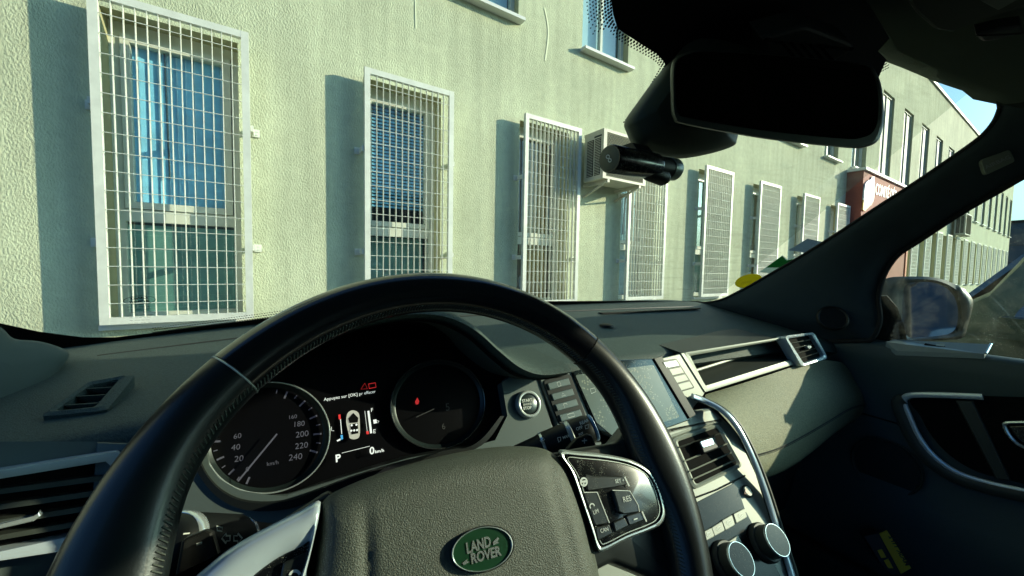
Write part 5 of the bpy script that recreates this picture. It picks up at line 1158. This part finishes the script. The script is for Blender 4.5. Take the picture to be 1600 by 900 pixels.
# ================================================================ LOOSE THINGS
dc = thing('dash_camera', 'black cylindrical dash camera with round grey end cap hanging below the mirror mount', 'dash camera', (.31, .31, .12))
A = aY(952, 248, .300); B = aY(1052, 265, .318); ax = (B-A)
def rod(t0, t1, r, prof, mt, nm_): m = MB(); m.cyl(A+ax*t0, ax, r, ax.length*(t1-t0), 40, prof); return m.build(nm_, mt, dc, True, 45)
rod(0, .66, .0140, [(0, .93), (.02, 1), (.97, 1), (1, .96)], gloss, 'camera_body')
rod(-.004, .01, .0122, [(0, .9), (.3, 1), (1, 1)], mat('cap_grey', (.07, .08, .055), .5), 'end_cap')
rod(.66, .88, .0125, [(0, .98), (1, .98)], blackp, 'lens_barrel')
rod(.88, 1.02, .0128, [(0, 1), (.9, 1), (1, .93)], mat('ring_grey', (.16, .2, .17), .35, .4), 'end_ring')
pl = PL(A-ax.normalized()*.0006, -ax); pl.n = -ax.normalized(); pl.v = (V((0, 0, 1))-pl.n*pl.n.z).normalized(); pl.u = pl.v.cross(pl.n)
t_ = MB()
for cx_, cy_, r_ in ((950, 245, 2.6), (953, 250.5, 2.4)): t_.strip([pl.at(cx_+r_*math.cos(k*.7), cy_+r_*1.1*math.sin(k*.7), .0004) for k in range(9)], pl.n, .0010, .0002, True)
t_.build('cap_mark', paint_w, dc)
m_ = MB(); c = A+ax*.62; m_.prism([c+V(v) for v in ((-.012, .0, .006), (.014, .0, .006), (.016, .02, .03), (-.010, .02, .03))], V((0, .02, 0)), .002); m_.build('holder', blackp, dc, True)
m_ = MB(); m_.cyl(A+ax*.52+V((0, 0, -.006)), V((1, .1, -.10)), .0095, .038, 24, [(0, .7), (.2, 1), (.85, 1), (1, .7)]); m_.build('lens_housing', blackp, dc, True, 50)

def sticker(name, label, pts, m1, extra=None):
    m = MB(); m.prism([WS.at(x, y, .0035) for x, y in pts], -WS.n*.0006); return tag(m.build(name, m1, None), label, 'sticker')
ys = ellip(1169.5, 439, 21.5, 10, -14, n=32)[:-1]
stk = sticker('round_sticker', 'round yellow sticker low on the windscreen beside the pillar', ys, paper_mat('sticker_yellow', (.85, .74, .04)))
t_ = MB()
for k in range(5): t_.strip([WS.at(1158+k*3, 444-k*.5, .0040), WS.at(1162+k*3, 440-k*.5, .0040)], WS.n, .0012, .0002)
t_.build('sticker_print', mat('print_brown', (.15, .14, .03), .6), stk)
stk = sticker('green_sticker', 'green and white paper tag leaning at the windscreen edge above the yellow sticker', [(1187, 425), (1223, 399), (1231, 406), (1246, 403), (1216, 427), (1211, 428)], paper_mat('tag_white', (.75, .85, .75)))
t_ = MB(); t_.prism([WS.at(x, y, .0048) for x, y in ((1197, 418), (1222, 400), (1229, 407), (1243, 404), (1222, 418))], -WS.n*.0005); t_.build('green_print', paper_mat('tag_green', (.05, .42, .10), var=(90, .3)), stk)
stk = sticker('grey_sticker', 'grey printed paper tag at the windscreen edge, highest of the three', [(1232, 391), (1262, 373), (1284, 378), (1266, 396)], paper_mat('tag_grey', (.36, .44, .50), var=(300, .5)))
t_ = MB(); t_.strip([WS.at(x, y, .0045) for x, y in ((1231, 392), (1262, 373), (1284, 378))], WS.n, .0015, .0002); t_.build('tag_edge', paint_w, stk)
# box in the door pocket
BX = PL(aX(1392, 862, 1.075), (-1, -.55, .55)); BX.n = V((-1, -.6, .35)).normalized(); BX.v = (V((0, 0, 1))-BX.n*BX.n.z).normalized(); BX.u = BX.v.cross(BX.n)
bxt = thing('mask_box', 'yellow and black cardboard box with MASK printed on its side in the door pocket', 'box', aX(1392, 862, 1.09))
plate('box_side', BX, [(1374, 834), (1386, 829), (1424, 888), (1408, 897)], mat('box_yellow', (.85, .55, .02), .5, emit=None), bxt, .0, .004, .0005)
plate('box_body', BX, [(1350, 838), (1374, 833), (1409, 897), (1396, 900), (1378, 884)], mat('box_black', (.02, .02, .018), .5), bxt, -.003, .04, .0005)
for q in ([(1371, 860), (1378, 858), (1385, 871), (1377, 872)], [(1381, 876), (1388, 873), (1396, 888), (1388, 888)]): plate('box_print', BX, q, MATS['box_yellow'], bxt, -.0022, .001)
t_ = MB(); text(t_, 'MASK 11P2', BX, (1415, 884), (1388, 838), .0006, 1.15, .02); t_.build('box_lettering', MATS['box_black'], bxt)
